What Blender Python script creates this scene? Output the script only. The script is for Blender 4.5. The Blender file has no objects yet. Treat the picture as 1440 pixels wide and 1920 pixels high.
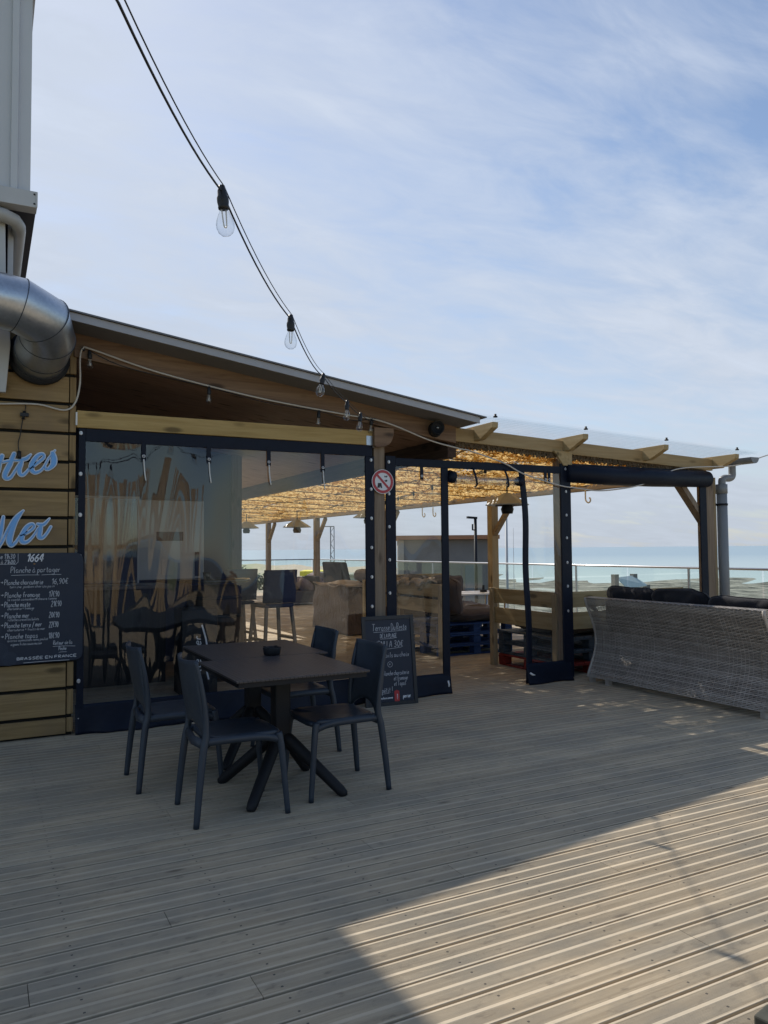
import bpy, bmesh, math, random
from mathutils import Vector, Matrix
random.seed(7)
S = bpy.context.scene
COL = S.collection
PI = math.pi

# ------------------------------------------------------------------ camera model
FPX, EYE = 1443.0, 1.45
yw, pt, rl = [math.radians(a) for a in (27.44, 2.715, -0.494)]
cF = Vector((math.sin(yw)*math.cos(pt), math.cos(yw)*math.cos(pt), math.sin(pt)))
cR = Vector((math.cos(yw), -math.sin(yw), 0)); cU = cR.cross(cF)
cR, cU = cR*math.cos(rl)+cU*math.sin(rl), -cR*math.sin(rl)+cU*math.cos(rl)
EYEP = Vector((0, 0, EYE))
def ray(px, py): return cR*((px-720)/FPX) - cU*((py-960)/FPX) + cF
def at(px, py, Y):            # point of the photograph on a wall plane parallel to the facade
    d = ray(px, py); return EYEP + d*(Y/d.y)
def atx(px, py, X):
    d = ray(px, py); return EYEP + d*(X/d.x)
def atd(px, py, D): return EYEP + ray(px, py)*D
def atz(px, py, z=0.0):
    d = ray(px, py); return EYEP + d*((z-EYE)/d.z)

# ------------------------------------------------------------------ mesh builder
class MB:
    def __init__(s): s.v = []; s.f = []; s.sm = []
    def add(s, vs, fs, smooth=False):
        o = len(s.v); s.v += [Vector(p) for p in vs]
        for f in fs: s.f.append([i+o for i in f]); s.sm.append(smooth)
        return s
    def box(s, x0, x1, y0, y1, z0, z1):
        vs = [(x, y, z) for z in (z0, z1) for y in (y0, y1) for x in (x0, x1)]
        return s.add(vs, [(0,2,3,1),(4,5,7,6),(0,1,5,4),(2,6,7,3),(0,4,6,2),(1,3,7,5)])
    def obox(s, c, ax, ay, az):          # centre and three half-axis vectors
        c, ax, ay, az = map(Vector, (c, ax, ay, az))
        vs = [c+ax*i+ay*j+az*k for k in (-1,1) for j in (-1,1) for i in (-1,1)]
        return s.add(vs, [(0,2,3,1),(4,5,7,6),(0,1,5,4),(2,6,7,3),(0,4,6,2),(1,3,7,5)])
    def beam(s, p0, p1, w, h, up=(0,0,1)):
        p0, p1 = Vector(p0), Vector(p1); d = (p1-p0); L = d.length; d.normalize()
        up = Vector(up); side = d.cross(up)
        if side.length < 1e-4: side = d.cross(Vector((0,1,0)))
        side.normalize(); u2 = side.cross(d)
        return s.obox((p0+p1)/2, d*(L/2), side*(w/2), u2*(h/2))
    def prism(s, poly, o, u, v, n, t):   # polygon in (u,v), extruded along n by t
        o, u, v, n = map(Vector, (o, u, v, n)); k = len(poly)
        a = [o+u*p+v*q for p, q in poly]; b = [p+n*t for p in a]
        fs = [list(range(k))[::-1], list(range(k, 2*k))]
        fs += [(i, (i+1) % k, (i+1) % k+k, i+k) for i in range(k)]
        return s.add(a+b, fs)
    def tube(s, pts, r, seg=8, caps=True, flat=1.0, closed=False, smooth=True):
        pts = [Vector(p) for p in pts]; n = len(pts)
        rr = r if isinstance(r, (list, tuple)) else [r]*n
        rings = []; prev = None
        for i, p in enumerate(pts):
            if closed: d = pts[(i+1) % n]-pts[i-1]
            else: d = pts[min(i+1, n-1)]-pts[max(i-1, 0)]
            d.normalize()
            if prev is None:
                a = Vector((0,0,1)) if abs(d.z) < .9 else Vector((0,1,0))
                e = d.cross(a).normalized()
            else:
                e = prev-d*prev.dot(d); e.normalize()
            prev = e; g = d.cross(e)
            rings.append([p+(e*math.cos(2*PI*k/seg)+g*math.sin(2*PI*k/seg)*flat)*rr[i] for k in range(seg)])
        vs = [q for rg in rings for q in rg]; fs = []
        m = n if closed else n-1
        for i in range(m):
            j = (i+1) % n
            for k in range(seg):
                fs.append((i*seg+k, i*seg+(k+1) % seg, j*seg+(k+1) % seg, j*seg+k))
        if caps and not closed:
            fs.append(list(range(seg))[::-1]); fs.append([(n-1)*seg+k for k in range(seg)])
        return s.add(vs, fs, smooth)
    def lathe(s, prof, c=(0,0,0), seg=20, axis=(0,0,1), smooth=True):
        c = Vector(c); az = Vector(axis).normalized()
        a = Vector((1,0,0)) if abs(az.x) < .9 else Vector((0,1,0))
        e = az.cross(a).normalized(); g = az.cross(e); n = len(prof)
        vs = [c+az*z+(e*math.cos(2*PI*k/seg)+g*math.sin(2*PI*k/seg))*r for r, z in prof for k in range(seg)]
        fs = [(i*seg+k, i*seg+(k+1) % seg, (i+1)*seg+(k+1) % seg, (i+1)*seg+k) for i in range(n-1) for k in range(seg)]
        if prof[0][0] > 1e-6: fs.append(list(range(seg))[::-1])
        if prof[-1][0] > 1e-6: fs.append([(n-1)*seg+k for k in range(seg)])
        return s.add(vs, fs, smooth)
    def grid(s, fn, nu, nv, smooth=True, flip=False):
        vs = [fn(i/nu, j/nv) for j in range(nv+1) for i in range(nu+1)]; w = nu+1
        fs = [(j*w+i, j*w+i+1, (j+1)*w+i+1, (j+1)*w+i) for j in range(nv) for i in range(nu)]
        if flip: fs = [f[::-1] for f in fs]
        return s.add(vs, fs, smooth)

W = {}
def part(name, mb, m, parent=None, bevel=0, sub=0, solid=0, label=None, loc=None, fix=True):
    me = bpy.data.meshes.new(name)
    if parent is None: off = Vector(loc) if loc is not None else Vector((0,0,0))
    else: off = W[parent]
    me.from_pydata([tuple(v-off) for v in mb.v], [], mb.f)
    me.polygons.foreach_set('use_smooth', mb.sm)
    if fix:
        bm = bmesh.new(); bm.from_mesh(me); bmesh.ops.recalc_face_normals(bm, faces=bm.faces); bm.to_mesh(me); bm.free()
    if m: me.materials.append(m)
    me.update()
    o = bpy.data.objects.new(name, me); COL.objects.link(o)
    if parent is None: o.location = off
    else: o.parent = parent
    W[o] = off
    if solid:
        k = o.modifiers.new('solid', 'SOLIDIFY'); k.thickness = solid; k.offset = 0
    if bevel:
        k = o.modifiers.new('bevel', 'BEVEL'); k.width = bevel; k.segments = 2; k.limit_method = 'ANGLE'; k.angle_limit = math.radians(40)
    if sub:
        k = o.modifiers.new('sub', 'SUBSURF'); k.levels = sub; k.render_levels = sub
    if label: o['label'] = label
    return o
def tag(o, label, cat, group=None):
    o['label'] = label; o['category'] = cat
    if group: o['group'] = group
    return o
def thing(name, label, cat, loc=(0,0,0), group=None):
    o = bpy.data.objects.new(name, None); COL.objects.link(o); o.location = loc
    o.empty_display_size = .2; W[o] = Vector(loc); tag(o, label, cat, group); return o
def structure(o): o['kind'] = 'structure'; return o
def kids(o): return [c for c in bpy.data.objects if c.parent is o]
def dup(root, loc, rotz=0.0, label=None, scale=None):
    r = root.copy(); COL.objects.link(r); r.location = loc; r.rotation_euler = (0,0,rotz)
    if scale: r.scale = scale
    if label: r['label'] = label
    for ch in kids(root):
        c = ch.copy(); COL.objects.link(c); c.parent = r
        for g in kids(ch):
            d = g.copy(); COL.objects.link(d); d.parent = c
    return r
def smooth_path(pts, n=6):              # Catmull-Rom, works on tuples of any length
    out = []; P = [pts[0]]+list(pts)+[pts[-1]]
    for i in range(1, len(P)-2):
        a, b, c, d = P[i-1], P[i], P[i+1], P[i+2]
        for k in range(n):
            t = k/n
            out.append(tuple(.5*((2*b[j])+(-a[j]+c[j])*t+(2*a[j]-5*b[j]+4*c[j]-d[j])*t*t+(-a[j]+3*b[j]-3*c[j]+d[j])*t**3) for j in range(len(b))))
    out.append(tuple(pts[-1])); return out

# ------------------------------------------------------------------ materials
class NT:
    def __init__(s, name):
        s.m = bpy.data.materials.new(name); s.m.use_nodes = True; s.t = s.m.node_tree; s.t.nodes.clear()
        s.out = s.n('ShaderNodeOutputMaterial')
    def n(s, t, **kw):
        nd = s.t.nodes.new(t)
        for k, v in kw.items():
            if k.startswith('_'): setattr(nd, k[1:], v)
            else:
                k = k.replace('_', ' ')
                key = int(k[1:]) if k[0] == 'i' and k[1:].isdigit() else k
                if isinstance(v, bpy.types.NodeSocket): s.t.links.new(v, nd.inputs[key])
                else: nd.inputs[key].default_value = v
        return nd
    def l(s, a, b): s.t.links.new(a, b)
    def coord(s, scale=(1,1,1), rot=(0,0,0), kind='Object'):
        c = s.n('ShaderNodeTexCoord'); mp = s.n('ShaderNodeMapping', Vector=c.outputs[kind], Scale=scale, Rotation=rot); return mp.outputs[0]
    def noise(s, vec, scale, detail=4, rough=.55, dist=0):
        return s.n('ShaderNodeTexNoise', Vector=vec, Scale=scale, Detail=detail, Roughness=rough, Distortion=dist).outputs['Fac']
    def ramp(s, fac, stops):
        r = s.n('ShaderNodeValToRGB', Fac=fac); e = r.color_ramp.elements
        while len(e) < len(stops): e.new(.5)
        for k, (p, c) in zip(e, stops):
            k.position = p; k.color = (c if len(c) == 4 else (*c, 1)) if isinstance(c, (tuple, list)) else (c, c, c, 1)
        return r.outputs[0]
    def mix(s, f, a, b, mode='MIX'):
        nd = s.t.nodes.new('ShaderNodeMix'); nd.data_type = 'RGBA'; nd.blend_type = mode
        for sock, v in ((nd.inputs[0], f), (nd.inputs[6], a), (nd.inputs[7], b)):
            if isinstance(v, bpy.types.NodeSocket): s.l(v, sock)
            else: sock.default_value = v if not isinstance(v, tuple) else (*v[:3], 1)
        return nd.outputs[2]
    def math(s, op, a, b=0.0, c=0.0):
        nd = s.t.nodes.new('ShaderNodeMath'); nd.operation = op
        for i, v in enumerate((a, b, c)):
            if isinstance(v, bpy.types.NodeSocket): s.l(v, nd.inputs[i])
            else: nd.inputs[i].default_value = v
        return nd.outputs[0]
    def bump(s, h, strength=.3, dist=.01): return s.n('ShaderNodeBump', Height=h, Strength=strength, Distance=dist).outputs[0]
    def bsdf(s, col, rough=.6, metal=0.0, normal=None, spec=.5, **kw):
        b = s.n('ShaderNodeBsdfPrincipled')
        for key, v in (('Base Color', col), ('Roughness', rough), ('Metallic', metal), ('Specular IOR Level', spec)):
            if isinstance(v, bpy.types.NodeSocket): s.l(v, b.inputs[key])
            else: b.inputs[key].default_value = (*v[:3], 1) if isinstance(v, tuple) else v
        if normal: s.l(normal, b.inputs['Normal'])
        for k, v in kw.items(): b.inputs[k.replace('_', ' ')].default_value = v
        return b.outputs[0]
    def done(s, sh): s.l(sh, s.out.inputs['Surface']); return s.m

def wood(name, c0, c1, axis='x', rough=.75, vary=.25, grain=1.0, knots=True, weather=None, bump=.25):
    t = NT(name); st = {'x': (1.2,22,22), 'y': (22,1.2,22), 'z': (22,22,1.2)}[axis]
    st = tuple(q*grain for q in st)
    v = t.coord(st); isl = t.n('ShaderNodeNewGeometry').outputs['Random Per Island']
    off = t.n('ShaderNodeCombineXYZ', X=t.math('MULTIPLY', isl, 37.0), Y=t.math('MULTIPLY', isl, 91.0), Z=t.math('MULTIPLY', isl, 17.0)).outputs[0]
    v2 = t.n('ShaderNodeVectorMath', _operation='ADD', i0=v, i1=off).outputs[0]
    g = t.noise(v2, 1.0, 6, .62, .8); fine = t.noise(v2, 5.0, 3, .7)
    col = t.mix(t.ramp(g, [(.36, 0.0), (.64, 1.0)]), c0, c1)
    col = t.mix(t.math('MULTIPLY', fine, .35), col, tuple(q*.45 for q in c0), 'MIX')
    if knots:
        kv = {'x': (2.2,7,7), 'y': (7,2.2,7), 'z': (7,7,2.2)}[axis]
        k2 = t.n('ShaderNodeVectorMath', _operation='ADD', i0=t.coord(kv), i1=off).outputs[0]
        vo = t.n('ShaderNodeTexVoronoi', Vector=k2, Scale=1.0, Randomness=1.0).outputs['Distance']
        kf = t.ramp(vo, [(.11, .85), (.22, 0.0)])
        col = t.mix(kf, col, tuple(q*.28 for q in c0))
    if weather:
        bl = t.noise(t.coord((1,1,1)), 2.3, 5, .6)
        col = t.mix(t.ramp(bl, [(.35, 0.0), (.7, .75)]), col, weather)
    br = t.math('ADD', t.math('MULTIPLY', isl, vary), 1-vary/2)
    hs = t.n('ShaderNodeHueSaturation', Color=col, Value=br).outputs[0]
    return t.done(t.bsdf(hs, rough, normal=t.bump(g, bump, .004), spec=.3))
def plain(name, c, rough=.5, metal=0.0, var=.12, scale=9.0, bump=0.0, spec=.5, **kw):
    t = NT(name); n = t.noise(t.coord(), scale, 5, .6)
    col = t.mix(n, tuple(q*(1-var) for q in c), tuple(min(1, q*(1+var)) for q in c))
    rg = t.math('ADD', t.math('MULTIPLY', t.noise(t.coord(), scale*2.3, 3), .16), rough-.08)
    return t.done(t.bsdf(col, rg, metal, t.bump(n, bump, .01) if bump else None, spec, **kw))
def fabric(name, c, rough=.95, weave=700.0, var=.25):
    t = NT(name); n = t.noise(t.coord(), 5.0, 6, .65); w = t.noise(t.coord(), weave, 2, .5)
    col = t.mix(n, tuple(q*(1-var) for q in c), tuple(q*(1+var) for q in c))
    col = t.mix(t.math('MULTIPLY', w, .4), col, tuple(q*.5 for q in c))
    h = t.math('ADD', t.math('MULTIPLY', n, 1.0), t.math('MULTIPLY', w, .12))
    return t.done(t.bsdf(col, rough, normal=t.bump(h, .5, .02), spec=.2, Sheen_Weight=.15))

M = {}
# deck: pressure treated softwood gone grey
def deck_mat():
    t = NT('deck_wood'); v = t.coord((1.0, 30, 30)); isl = t.n('ShaderNodeNewGeometry').outputs['Random Per Island']
    off = t.n('ShaderNodeCombineXYZ', X=t.math('MULTIPLY', isl, 53.0), Y=t.math('MULTIPLY', isl, 11.0)).outputs[0]
    v2 = t.n('ShaderNodeVectorMath', _operation='ADD', i0=v, i1=off).outputs[0]
    g = t.noise(v2, 1.0, 6, .65, .6); blot = t.noise(t.coord((1,1.6,1)), 1.7, 6, .62); sp = t.noise(t.coord((1,2.2,1)), 11.0, 4, .6)
    col = t.mix(t.ramp(g, [(.28, 0.0), (.75, 1.0)]), (.285,.222,.143), (.485,.395,.275))
    col = t.mix(t.ramp(blot, [(.40, 0.0), (.62, .85)]), col, (.26,.225,.17))
    col = t.mix(t.ramp(sp, [(.58, 0.0), (.72, .65)]), col, (.15,.12,.085))
    kv = t.n('ShaderNodeVectorMath', _operation='ADD', i0=t.coord((1.5,4.5,4)), i1=off).outputs[0]
    vo = t.n('ShaderNodeTexVoronoi', Vector=kv, Scale=1.0).outputs['Distance']
    col = t.mix(t.ramp(vo, [(.03, .8), (.09, 0.0)]), col, (.12,.09,.06))
    sy = t.n('ShaderNodeSeparateXYZ', Vector=t.coord()).outputs[1]
    fy = t.math('FRACT', t.math('DIVIDE', t.math('SUBTRACT', sy, 2.305), .155))
    da = t.math('ABSOLUTE', t.math('SUBTRACT', fy, .5)); strip = t.math('MAXIMUM', t.ramp(da, [(.045, 1.0), (.058, 0.0)]), t.ramp(da, [(.40, 0.0), (.415, 1.0)]))
    col = t.mix(t.math('MULTIPLY', strip, .40), col, (.58,.50,.38))
    sx = t.n('ShaderNodeSeparateXYZ', Vector=t.coord()).outputs[0]; fx = t.math('MULTIPLY', t.math('SUBTRACT', t.math('FRACT', t.math('DIVIDE', sx, .6)), .5), .6)
    dy = t.math('MULTIPLY', t.math('SUBTRACT', da, .26), .155); r2 = t.math('ADD', t.math('MULTIPLY', fx, fx), t.math('MULTIPLY', dy, dy))
    col = t.mix(t.math('MULTIPLY', t.math('LESS_THAN', r2, .000022), .85), col, (.05,.045,.04))
    hs = t.n('ShaderNodeHueSaturation', Color=col, Value=t.math('ADD', t.math('MULTIPLY', isl, .17), .92)).outputs[0]
    rg = t.math('ADD', t.math('MULTIPLY', g, .2), .58)
    return t.done(t.bsdf(hs, rg, normal=t.bump(g, .3, .004), spec=.35))
M['deck'] = deck_mat()
M['dark'] = plain('dark_void', (.012,.011,.010), .95)
M['plank'] = wood('pine_plank', (.27,.175,.07), (.43,.29,.13), 'x', .7, .3, weather=(.22,.15,.085))
M['plank_z'] = wood('pine_upright', (.24,.155,.068), (.38,.255,.12), 'z', .7, .18)
M['beam'] = wood('yellow_pine_beam', (.42,.27,.09), (.55,.38,.15), 'x', .6, .1)
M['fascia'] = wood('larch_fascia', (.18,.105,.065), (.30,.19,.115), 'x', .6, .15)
M['post'] = wood('weathered_post', (.22,.16,.11), (.34,.26,.19), 'z', .75, .15)
M['beam_y'] = wood('weathered_beam', (.20,.14,.085), (.33,.24,.15), 'y', .75, .15)
M['rafter'] = wood('pergola_rafter', (.40,.28,.13), (.52,.39,.21), 'y', .7, .15)
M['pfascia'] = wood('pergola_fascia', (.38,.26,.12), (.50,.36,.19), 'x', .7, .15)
M['ceiling'] = wood('dark_ceiling_boards', (.30,.185,.13), (.45,.30,.215), 'x', .6, .15)
M['bench'] = wood('bench_plank', (.34,.24,.11), (.48,.36,.19), 'y', .75, .25)
M['bench_x'] = wood('bench_plank_cross', (.34,.24,.11), (.48,.36,.19), 'x', .75, .25)
M['bench_z'] = wood('bench_post', (.30,.22,.12), (.42,.32,.19), 'z', .75, .2)
M['pal_blue'] = wood('blue_pallet', (.012,.035,.115), (.025,.07,.20), 'x', .7, .5, knots=False)
M['pal_red'] = wood('red_pallet', (.20,.018,.012), (.34,.04,.03), 'x', .7, .4, knots=False)
M['pal_grey'] = wood('dark_pallet', (.05,.065,.085), (.10,.12,.14), 'x', .7, .5, knots=False)
M['navy'] = plain('navy_pvc', (.0045,.008,.020), .5, var=.3, scale=14, bump=.35, spec=.22)
M['navy_matt'] = plain('navy_paint', (.006,.016,.060), .6, var=.25, scale=4)
M['chair'] = plain('anthracite_plastic', (.024,.035,.052), .5, var=.28, scale=7, bump=.02)
M['black'] = plain('black_metal', (.011,.012,.015), .6, var=.2, spec=.3)
M['rubber'] = plain('black_rubber', (.010,.010,.012), .55)
M['grey_metal'] = plain('grey_flashing', (.15,.145,.15), .45, .35, var=.1)
M['grey_soffit'] = plain('grey_soffit', (.20,.19,.19), .75, var=.08)
M['white_clad'] = plain('white_cladding', (.55,.56,.58), .5, var=.05, scale=3)
M['offwhite'] = plain('offwhite_panel', (.50,.50,.50), .6, var=.1, scale=6)
M['pvc_pipe'] = plain('grey_pvc_pipe', (.21,.215,.22), .45, var=.08)
M['cable'] = plain('white_cable', (.55,.50,.44), .55, var=.1)
M['cord'] = plain('white_cord', (.75,.74,.72), .6)
M['eyelet'] = plain('eyelet_metal', (.62,.62,.64), .35, .6)
M['galv'] = None
def galv():
    t = NT('galvanised_steel'); v = t.coord(); a = t.n('ShaderNodeTexVoronoi', Vector=v, Scale=55.0).outputs['Color']
    bw = t.n('ShaderNodeRGBToBW', Color=a).outputs[0]; n = t.noise(v, 3.0, 5, .6)
    col = t.mix(t.math('ADD', t.math('MULTIPLY', bw, .3), t.math('MULTIPLY', n, .6)), (.36,.39,.43), (.60,.63,.67))
    return t.done(t.bsdf(col, t.math('ADD', t.math('MULTIPLY', n, .25), .22), .9, t.bump(n, .06, .02)))
M['galv'] = galv()
def tin():
    t = NT('brushed_steel'); n = t.noise(t.coord((1,1,25)), 8, 4)
    return t.done(t.bsdf(t.mix(n, (.30,.31,.33), (.5,.5,.52)), .32, 1.0))
M['steel'] = tin()
def tabletop():
    t = NT('table_slats'); w = t.n('ShaderNodeTexWave', Vector=t.coord(), Scale=13.0, _bands_direction='X').outputs['Fac']
    n = t.noise(t.coord((30,2,2)), 3, 4); col = t.mix(n, (.034,.030,.033), (.070,.061,.062)); col = t.mix(t.ramp(w, [(.02, .75), (.2, 0.0)]), col, (.012,.011,.012))
    return t.done(t.bsdf(col, t.math('ADD', t.math('MULTIPLY', n, .15), .38), normal=t.bump(t.ramp(w, [(.0, 0.0), (.25, 1.0)]), .5, .004)))
M['tabletop'] = tabletop()
def clear_pvc(name, tint, haze, bs, sc, rough=.006, stretch=(1,1,.09), fm=1.5):
    t = NT(name); n = t.noise(t.coord(stretch), sc, 1, .4, .4); n2 = t.noise(t.coord(stretch), sc*.35, 1, .5)
    nb = t.bump(t.math('ADD', n, t.math('MULTIPLY', n2, 2.0)), bs, .05)
    bf = t.n('ShaderNodeNewGeometry').outputs['Backfacing']
    fr = t.n('ShaderNodeFresnel', IOR=t.math('ADD', t.math('MULTIPLY', bf, 1/1.5-1.5), 1.5), Normal=nb).outputs[0]
    tr = t.n('ShaderNodeBsdfTransparent', Color=(*tint, 1)).outputs[0]
    df = t.n('ShaderNodeBsdfDiffuse', Color=(.55,.58,.62,1)).outputs[0]
    gl = t.n('ShaderNodeBsdfGlossy', Color=(.95,.95,.95,1), Roughness=rough, Normal=nb).outputs[0]
    hz = t.ramp(t.noise(t.coord((1,1,.5)), 3.0, 5, .65), [(.3, haze*.4), (.75, haze*1.9)])
    a = t.n('ShaderNodeMixShader', Fac=hz, i1=tr, i2=df).outputs[0]
    f2 = t.math('MINIMUM', t.math('MULTIPLY', fr, fm), .85)
    return t.done(t.n('ShaderNodeMixShader', Fac=f2, i1=a, i2=gl).outputs[0])
M['pvc'] = clear_pvc('clear_pvc_curtain', (.93,.94,.95), .007, .24, 3.6)
M['poly'] = clear_pvc('clear_corrugated_sheet', (.965,.975,.98), .012, .05, 8.0, .05, fm=.32)
def glass(name, tint=(.93,.97,.96), extra=1.0, rough=.0):
    t = NT(name); bf = t.n('ShaderNodeNewGeometry').outputs['Backfacing']
    fr = t.math('MULTIPLY', t.n('ShaderNodeFresnel', IOR=t.math('ADD', t.math('MULTIPLY', bf, 1/1.45-1.45), 1.45)).outputs[0], extra)
    tr = t.n('ShaderNodeBsdfTransparent', Color=(*tint, 1)).outputs[0]; gl = t.n('ShaderNodeBsdfGlossy', Roughness=rough).outputs[0]
    return t.done(t.n('ShaderNodeMixShader', Fac=t.math('MINIMUM', fr, 1.0), i1=tr, i2=gl).outputs[0])
M['glass'] = glass('rail_glass', (.93,.97,.96)); M['bulb'] = glass('bulb_glass', (.93,.94,.95), 1.6, .02)
def reed():
    t = NT('reed_matting'); v = t.coord((1,1,1))
    vo = t.n('ShaderNodeTexVoronoi', Vector=t.coord((26,13,20)), Scale=1.0); d = vo.outputs['Distance']
    bw = t.n('ShaderNodeRGBToBW', Color=vo.outputs['Color']).outputs[0]
    n = t.noise(t.coord((9,9,9)), 2.0, 6, .7); big = t.noise(v, 1.3, 4, .6)
    col = t.mix(bw, (.40,.25,.09), (.82,.62,.31)); col = t.mix(t.ramp(n, [(.35, .6), (.6, 0.0)]), col, (.22,.12,.045))
    col = t.mix(t.ramp(big, [(.3, .3), (.7, 0.0)]), col, (.30,.19,.08))
    nb = t.bump(t.math('ADD', d, n), .9, .03)
    df = t.n('ShaderNodeBsdfDiffuse', Color=col, Normal=nb).outputs[0]
    tl = t.n('ShaderNodeBsdfTranslucent', Color=t.mix(.3, col, (.95,.62,.22)), Normal=nb).outputs[0]
    a = t.n('ShaderNodeMixShader', Fac=.78, i1=df, i2=tl).outputs[0]
    gap = t.noise(t.coord((5,46,1)), 1.0, 3, .6); gp2 = t.noise(t.coord((2.5,2.5,1)), 1.0, 4, .6)
    hole = t.ramp(t.math('ADD', gap, t.math('MULTIPLY', t.math('SUBTRACT', gp2, .5), .9)), [(.622, 0.0), (.67, 1.0)])
    tr = t.n('ShaderNodeBsdfTransparent').outputs[0]
    return t.done(t.n('ShaderNodeMixShader', Fac=hole, i1=a, i2=tr).outputs[0])
M['reed'] = reed()
def chip():
    t = NT('reed_chips'); isl = t.n('ShaderNodeNewGeometry').outputs['Random Per Island']
    col = t.ramp(isl, [(.0, (.26,.15,.05)), (.35, (.52,.34,.13)), (.75, (.74,.53,.24)), (1.0, (.88,.72,.44))])
    df = t.n('ShaderNodeBsdfDiffuse', Color=col).outputs[0]; tl = t.n('ShaderNodeBsdfTranslucent', Color=t.mix(.3, col, (.95,.62,.22))).outputs[0]
    return t.done(t.n('ShaderNodeMixShader', Fac=.80, i1=df, i2=tl).outputs[0])
M['chip'] = chip()
M['reed_edge'] = plain('reed_fringe', (.16,.105,.055), .9, var=.6, scale=60, bump=1.0)
def wick():
    t = NT('grey_wicker'); isl = t.n('ShaderNodeNewGeometry').outputs['Random Per Island']
    n = t.noise(t.coord((3,3,3)), 3, 4); f = t.math('ADD', t.math('ADD', t.math('MULTIPLY', isl, .36), .12), t.math('MULTIPLY', n, .52))
    col = t.ramp(f, [(.2, (.155,.138,.12)), (.5, (.30,.27,.24)), (.8, (.46,.42,.38))])
    return t.done(t.bsdf(col, .42, spec=.5))
M['wicker'] = wick()
M['cushion'] = fabric('dark_cushion', (.016,.016,.021)); M['taupe'] = fabric('taupe_cushion', (.085,.068,.066)); M['fur'] = fabric('pale_throw', (.34,.28,.23), weave=90)
M['slate'] = plain('chalkboard_navy', (.010,.017,.036), .55, var=.25, scale=5)
M['slateframe'] = plain('black_frame', (.012,.015,.022), .45, var=.2)
M['chalk'] = plain('chalk_white', (.46,.47,.50), .9, var=.2, scale=300)
M['print'] = plain('white_print', (.72,.73,.76), .5); M['red'] = plain('red_print', (.50,.03,.035), .5); M['gold'] = plain('gold_print', (.45,.22,.05), .5)
M['blue_letter'] = plain('sky_blue_letter', (.16,.40,.78), .4, var=.06); M['pale_letter'] = plain('pale_letter_border', (.66,.73,.82), .45, var=.05)
M['sign_white'] = plain('sign_white', (.72,.72,.74), .4, var=.04); M['sign_red'] = plain('sign_red', (.42,.035,.045), .4, var=.06); M['sign_black'] = plain('sign_black', (.015,.015,.02), .5)
M['white_top'] = plain('white_tabletop', (.72,.72,.72), .35, var=.06); M['fridge'] = plain('white_panel', (.42,.44,.46), .35, var=.06, scale=2)
M['tarp'] = None
def tarp():
    t = NT('brown_plastic_cover'); n = t.noise(t.coord((2,2,1)), 5, 5, .6, 1.5)
    return t.done(t.bsdf(t.mix(n, (.06,.037,.023), (.14,.092,.058)), t.math('ADD', t.math('MULTIPLY', n, .3), .38), normal=t.bump(n, .8, .04), spec=.35))
M['tarp'] = tarp()
CLOUD, SKYS, SUNE, EXPO = 7.0, .10, 4.0, 0.52
# ================================================================== SETTING
# ---- deck
PIT, GAP, PH = .155, .0135, 2.305
def board_profile(w, ribs):
    p = [(0, -.028), (0, -.0012), (.0012, 0)]
    if ribs:
        for a, b in ((.011, w/2-.007), (w/2+.007, w-.011)):
            n = 12; s = (b-a)/n; p.append((a, 0))
            for k in range(n): p += [(a+s*(k+.5), -.0013), (a+s*(k+1), -.0002 if k < n-1 else 0)]
    p += [(w-.0012, 0), (w, -.0012), (w, -.028)]
    return p
deck = MB(); X0, X1 = -7.0, 10.95
k0 = int((-9.0-PH)/PIT); k1 = int((26.5-PH)/PIT)
for k in range(k0, k1):
    y = PH+k*PIT+GAP/2+random.uniform(-.0012, .0012); w = PIT-GAP
    prof = board_profile(w, 1.2 < y < 9.5); zz = random.uniform(-.0012, .0012)
    x = X0-random.uniform(0, 3.6)
    while x < X1:
        e = min(x+3.6, X1); a = max(x, X0)
        if e-a > .05:
            n = len(prof); vs = [(a+.0012, y+q, z+zz) for q, z in prof]+[(e-.0012, y+q, z+zz) for q, z in prof]
            deck.add(vs, [(i, i+n, i+n+1, i+1) for i in range(n-1)]+[list(range(n)), list(range(n, 2*n))[::-1]])
        x = e
structure(part('wooden_deck', deck, M['deck']))
j = MB(); j.box(X0, X1, -9, 26.5, -.30, -.13)
structure(part('deck_shade_sheet', j, M['dark']))  # solid dark sheet standing in for the shade below the boards

# ---- beach, sea
def terr(x, y):
    s = x*.62+y*.30                        # distance seaward
    d = math.hypot(x, y)
    z = -3.1-.0150*max(0, s-14)
    n = math.sin(x*.31+y*.12)*math.sin(y*.27-x*.09)*.22+math.sin(x*.9+1.3)*math.sin(y*.83)*.10
    n += math.sin(x*2.3+y*.7)*math.sin(y*2.1-x*.4)*.05
    # land keeps high toward the left (large y / x ratio)
    lf = max(0.0, min(1.0, (y/max(d, 1e-3)-.80)/.17)) if y > 0 else 0
    z = z*(1-lf)+lf*(-3.0-.0042*max(0, d-20))
    return z+n*(1-.6*lf)
g = MB(); rings = [3, 6, 9, 12, 15, 18, 21, 24, 27, 30, 33, 36, 40, 44, 48, 53, 58, 64, 70, 77, 85, 94, 104, 115, 128, 145, 165, 190, 220, 260, 320, 420, 600]
NA = 260
vs = [(r*math.sin(a), r*math.cos(a), terr(r*math.sin(a), r*math.cos(a))) for r in rings for a in [2*PI*i/NA for i in range(NA)]]
fs = [(i*NA+q, i*NA+(q+1) % NA, (i+1)*NA+(q+1) % NA, (i+1)*NA+q) for i in range(len(rings)-1) for q in range(NA)]
fs.append(list(range(NA))); g.add(vs, fs, True)
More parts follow.
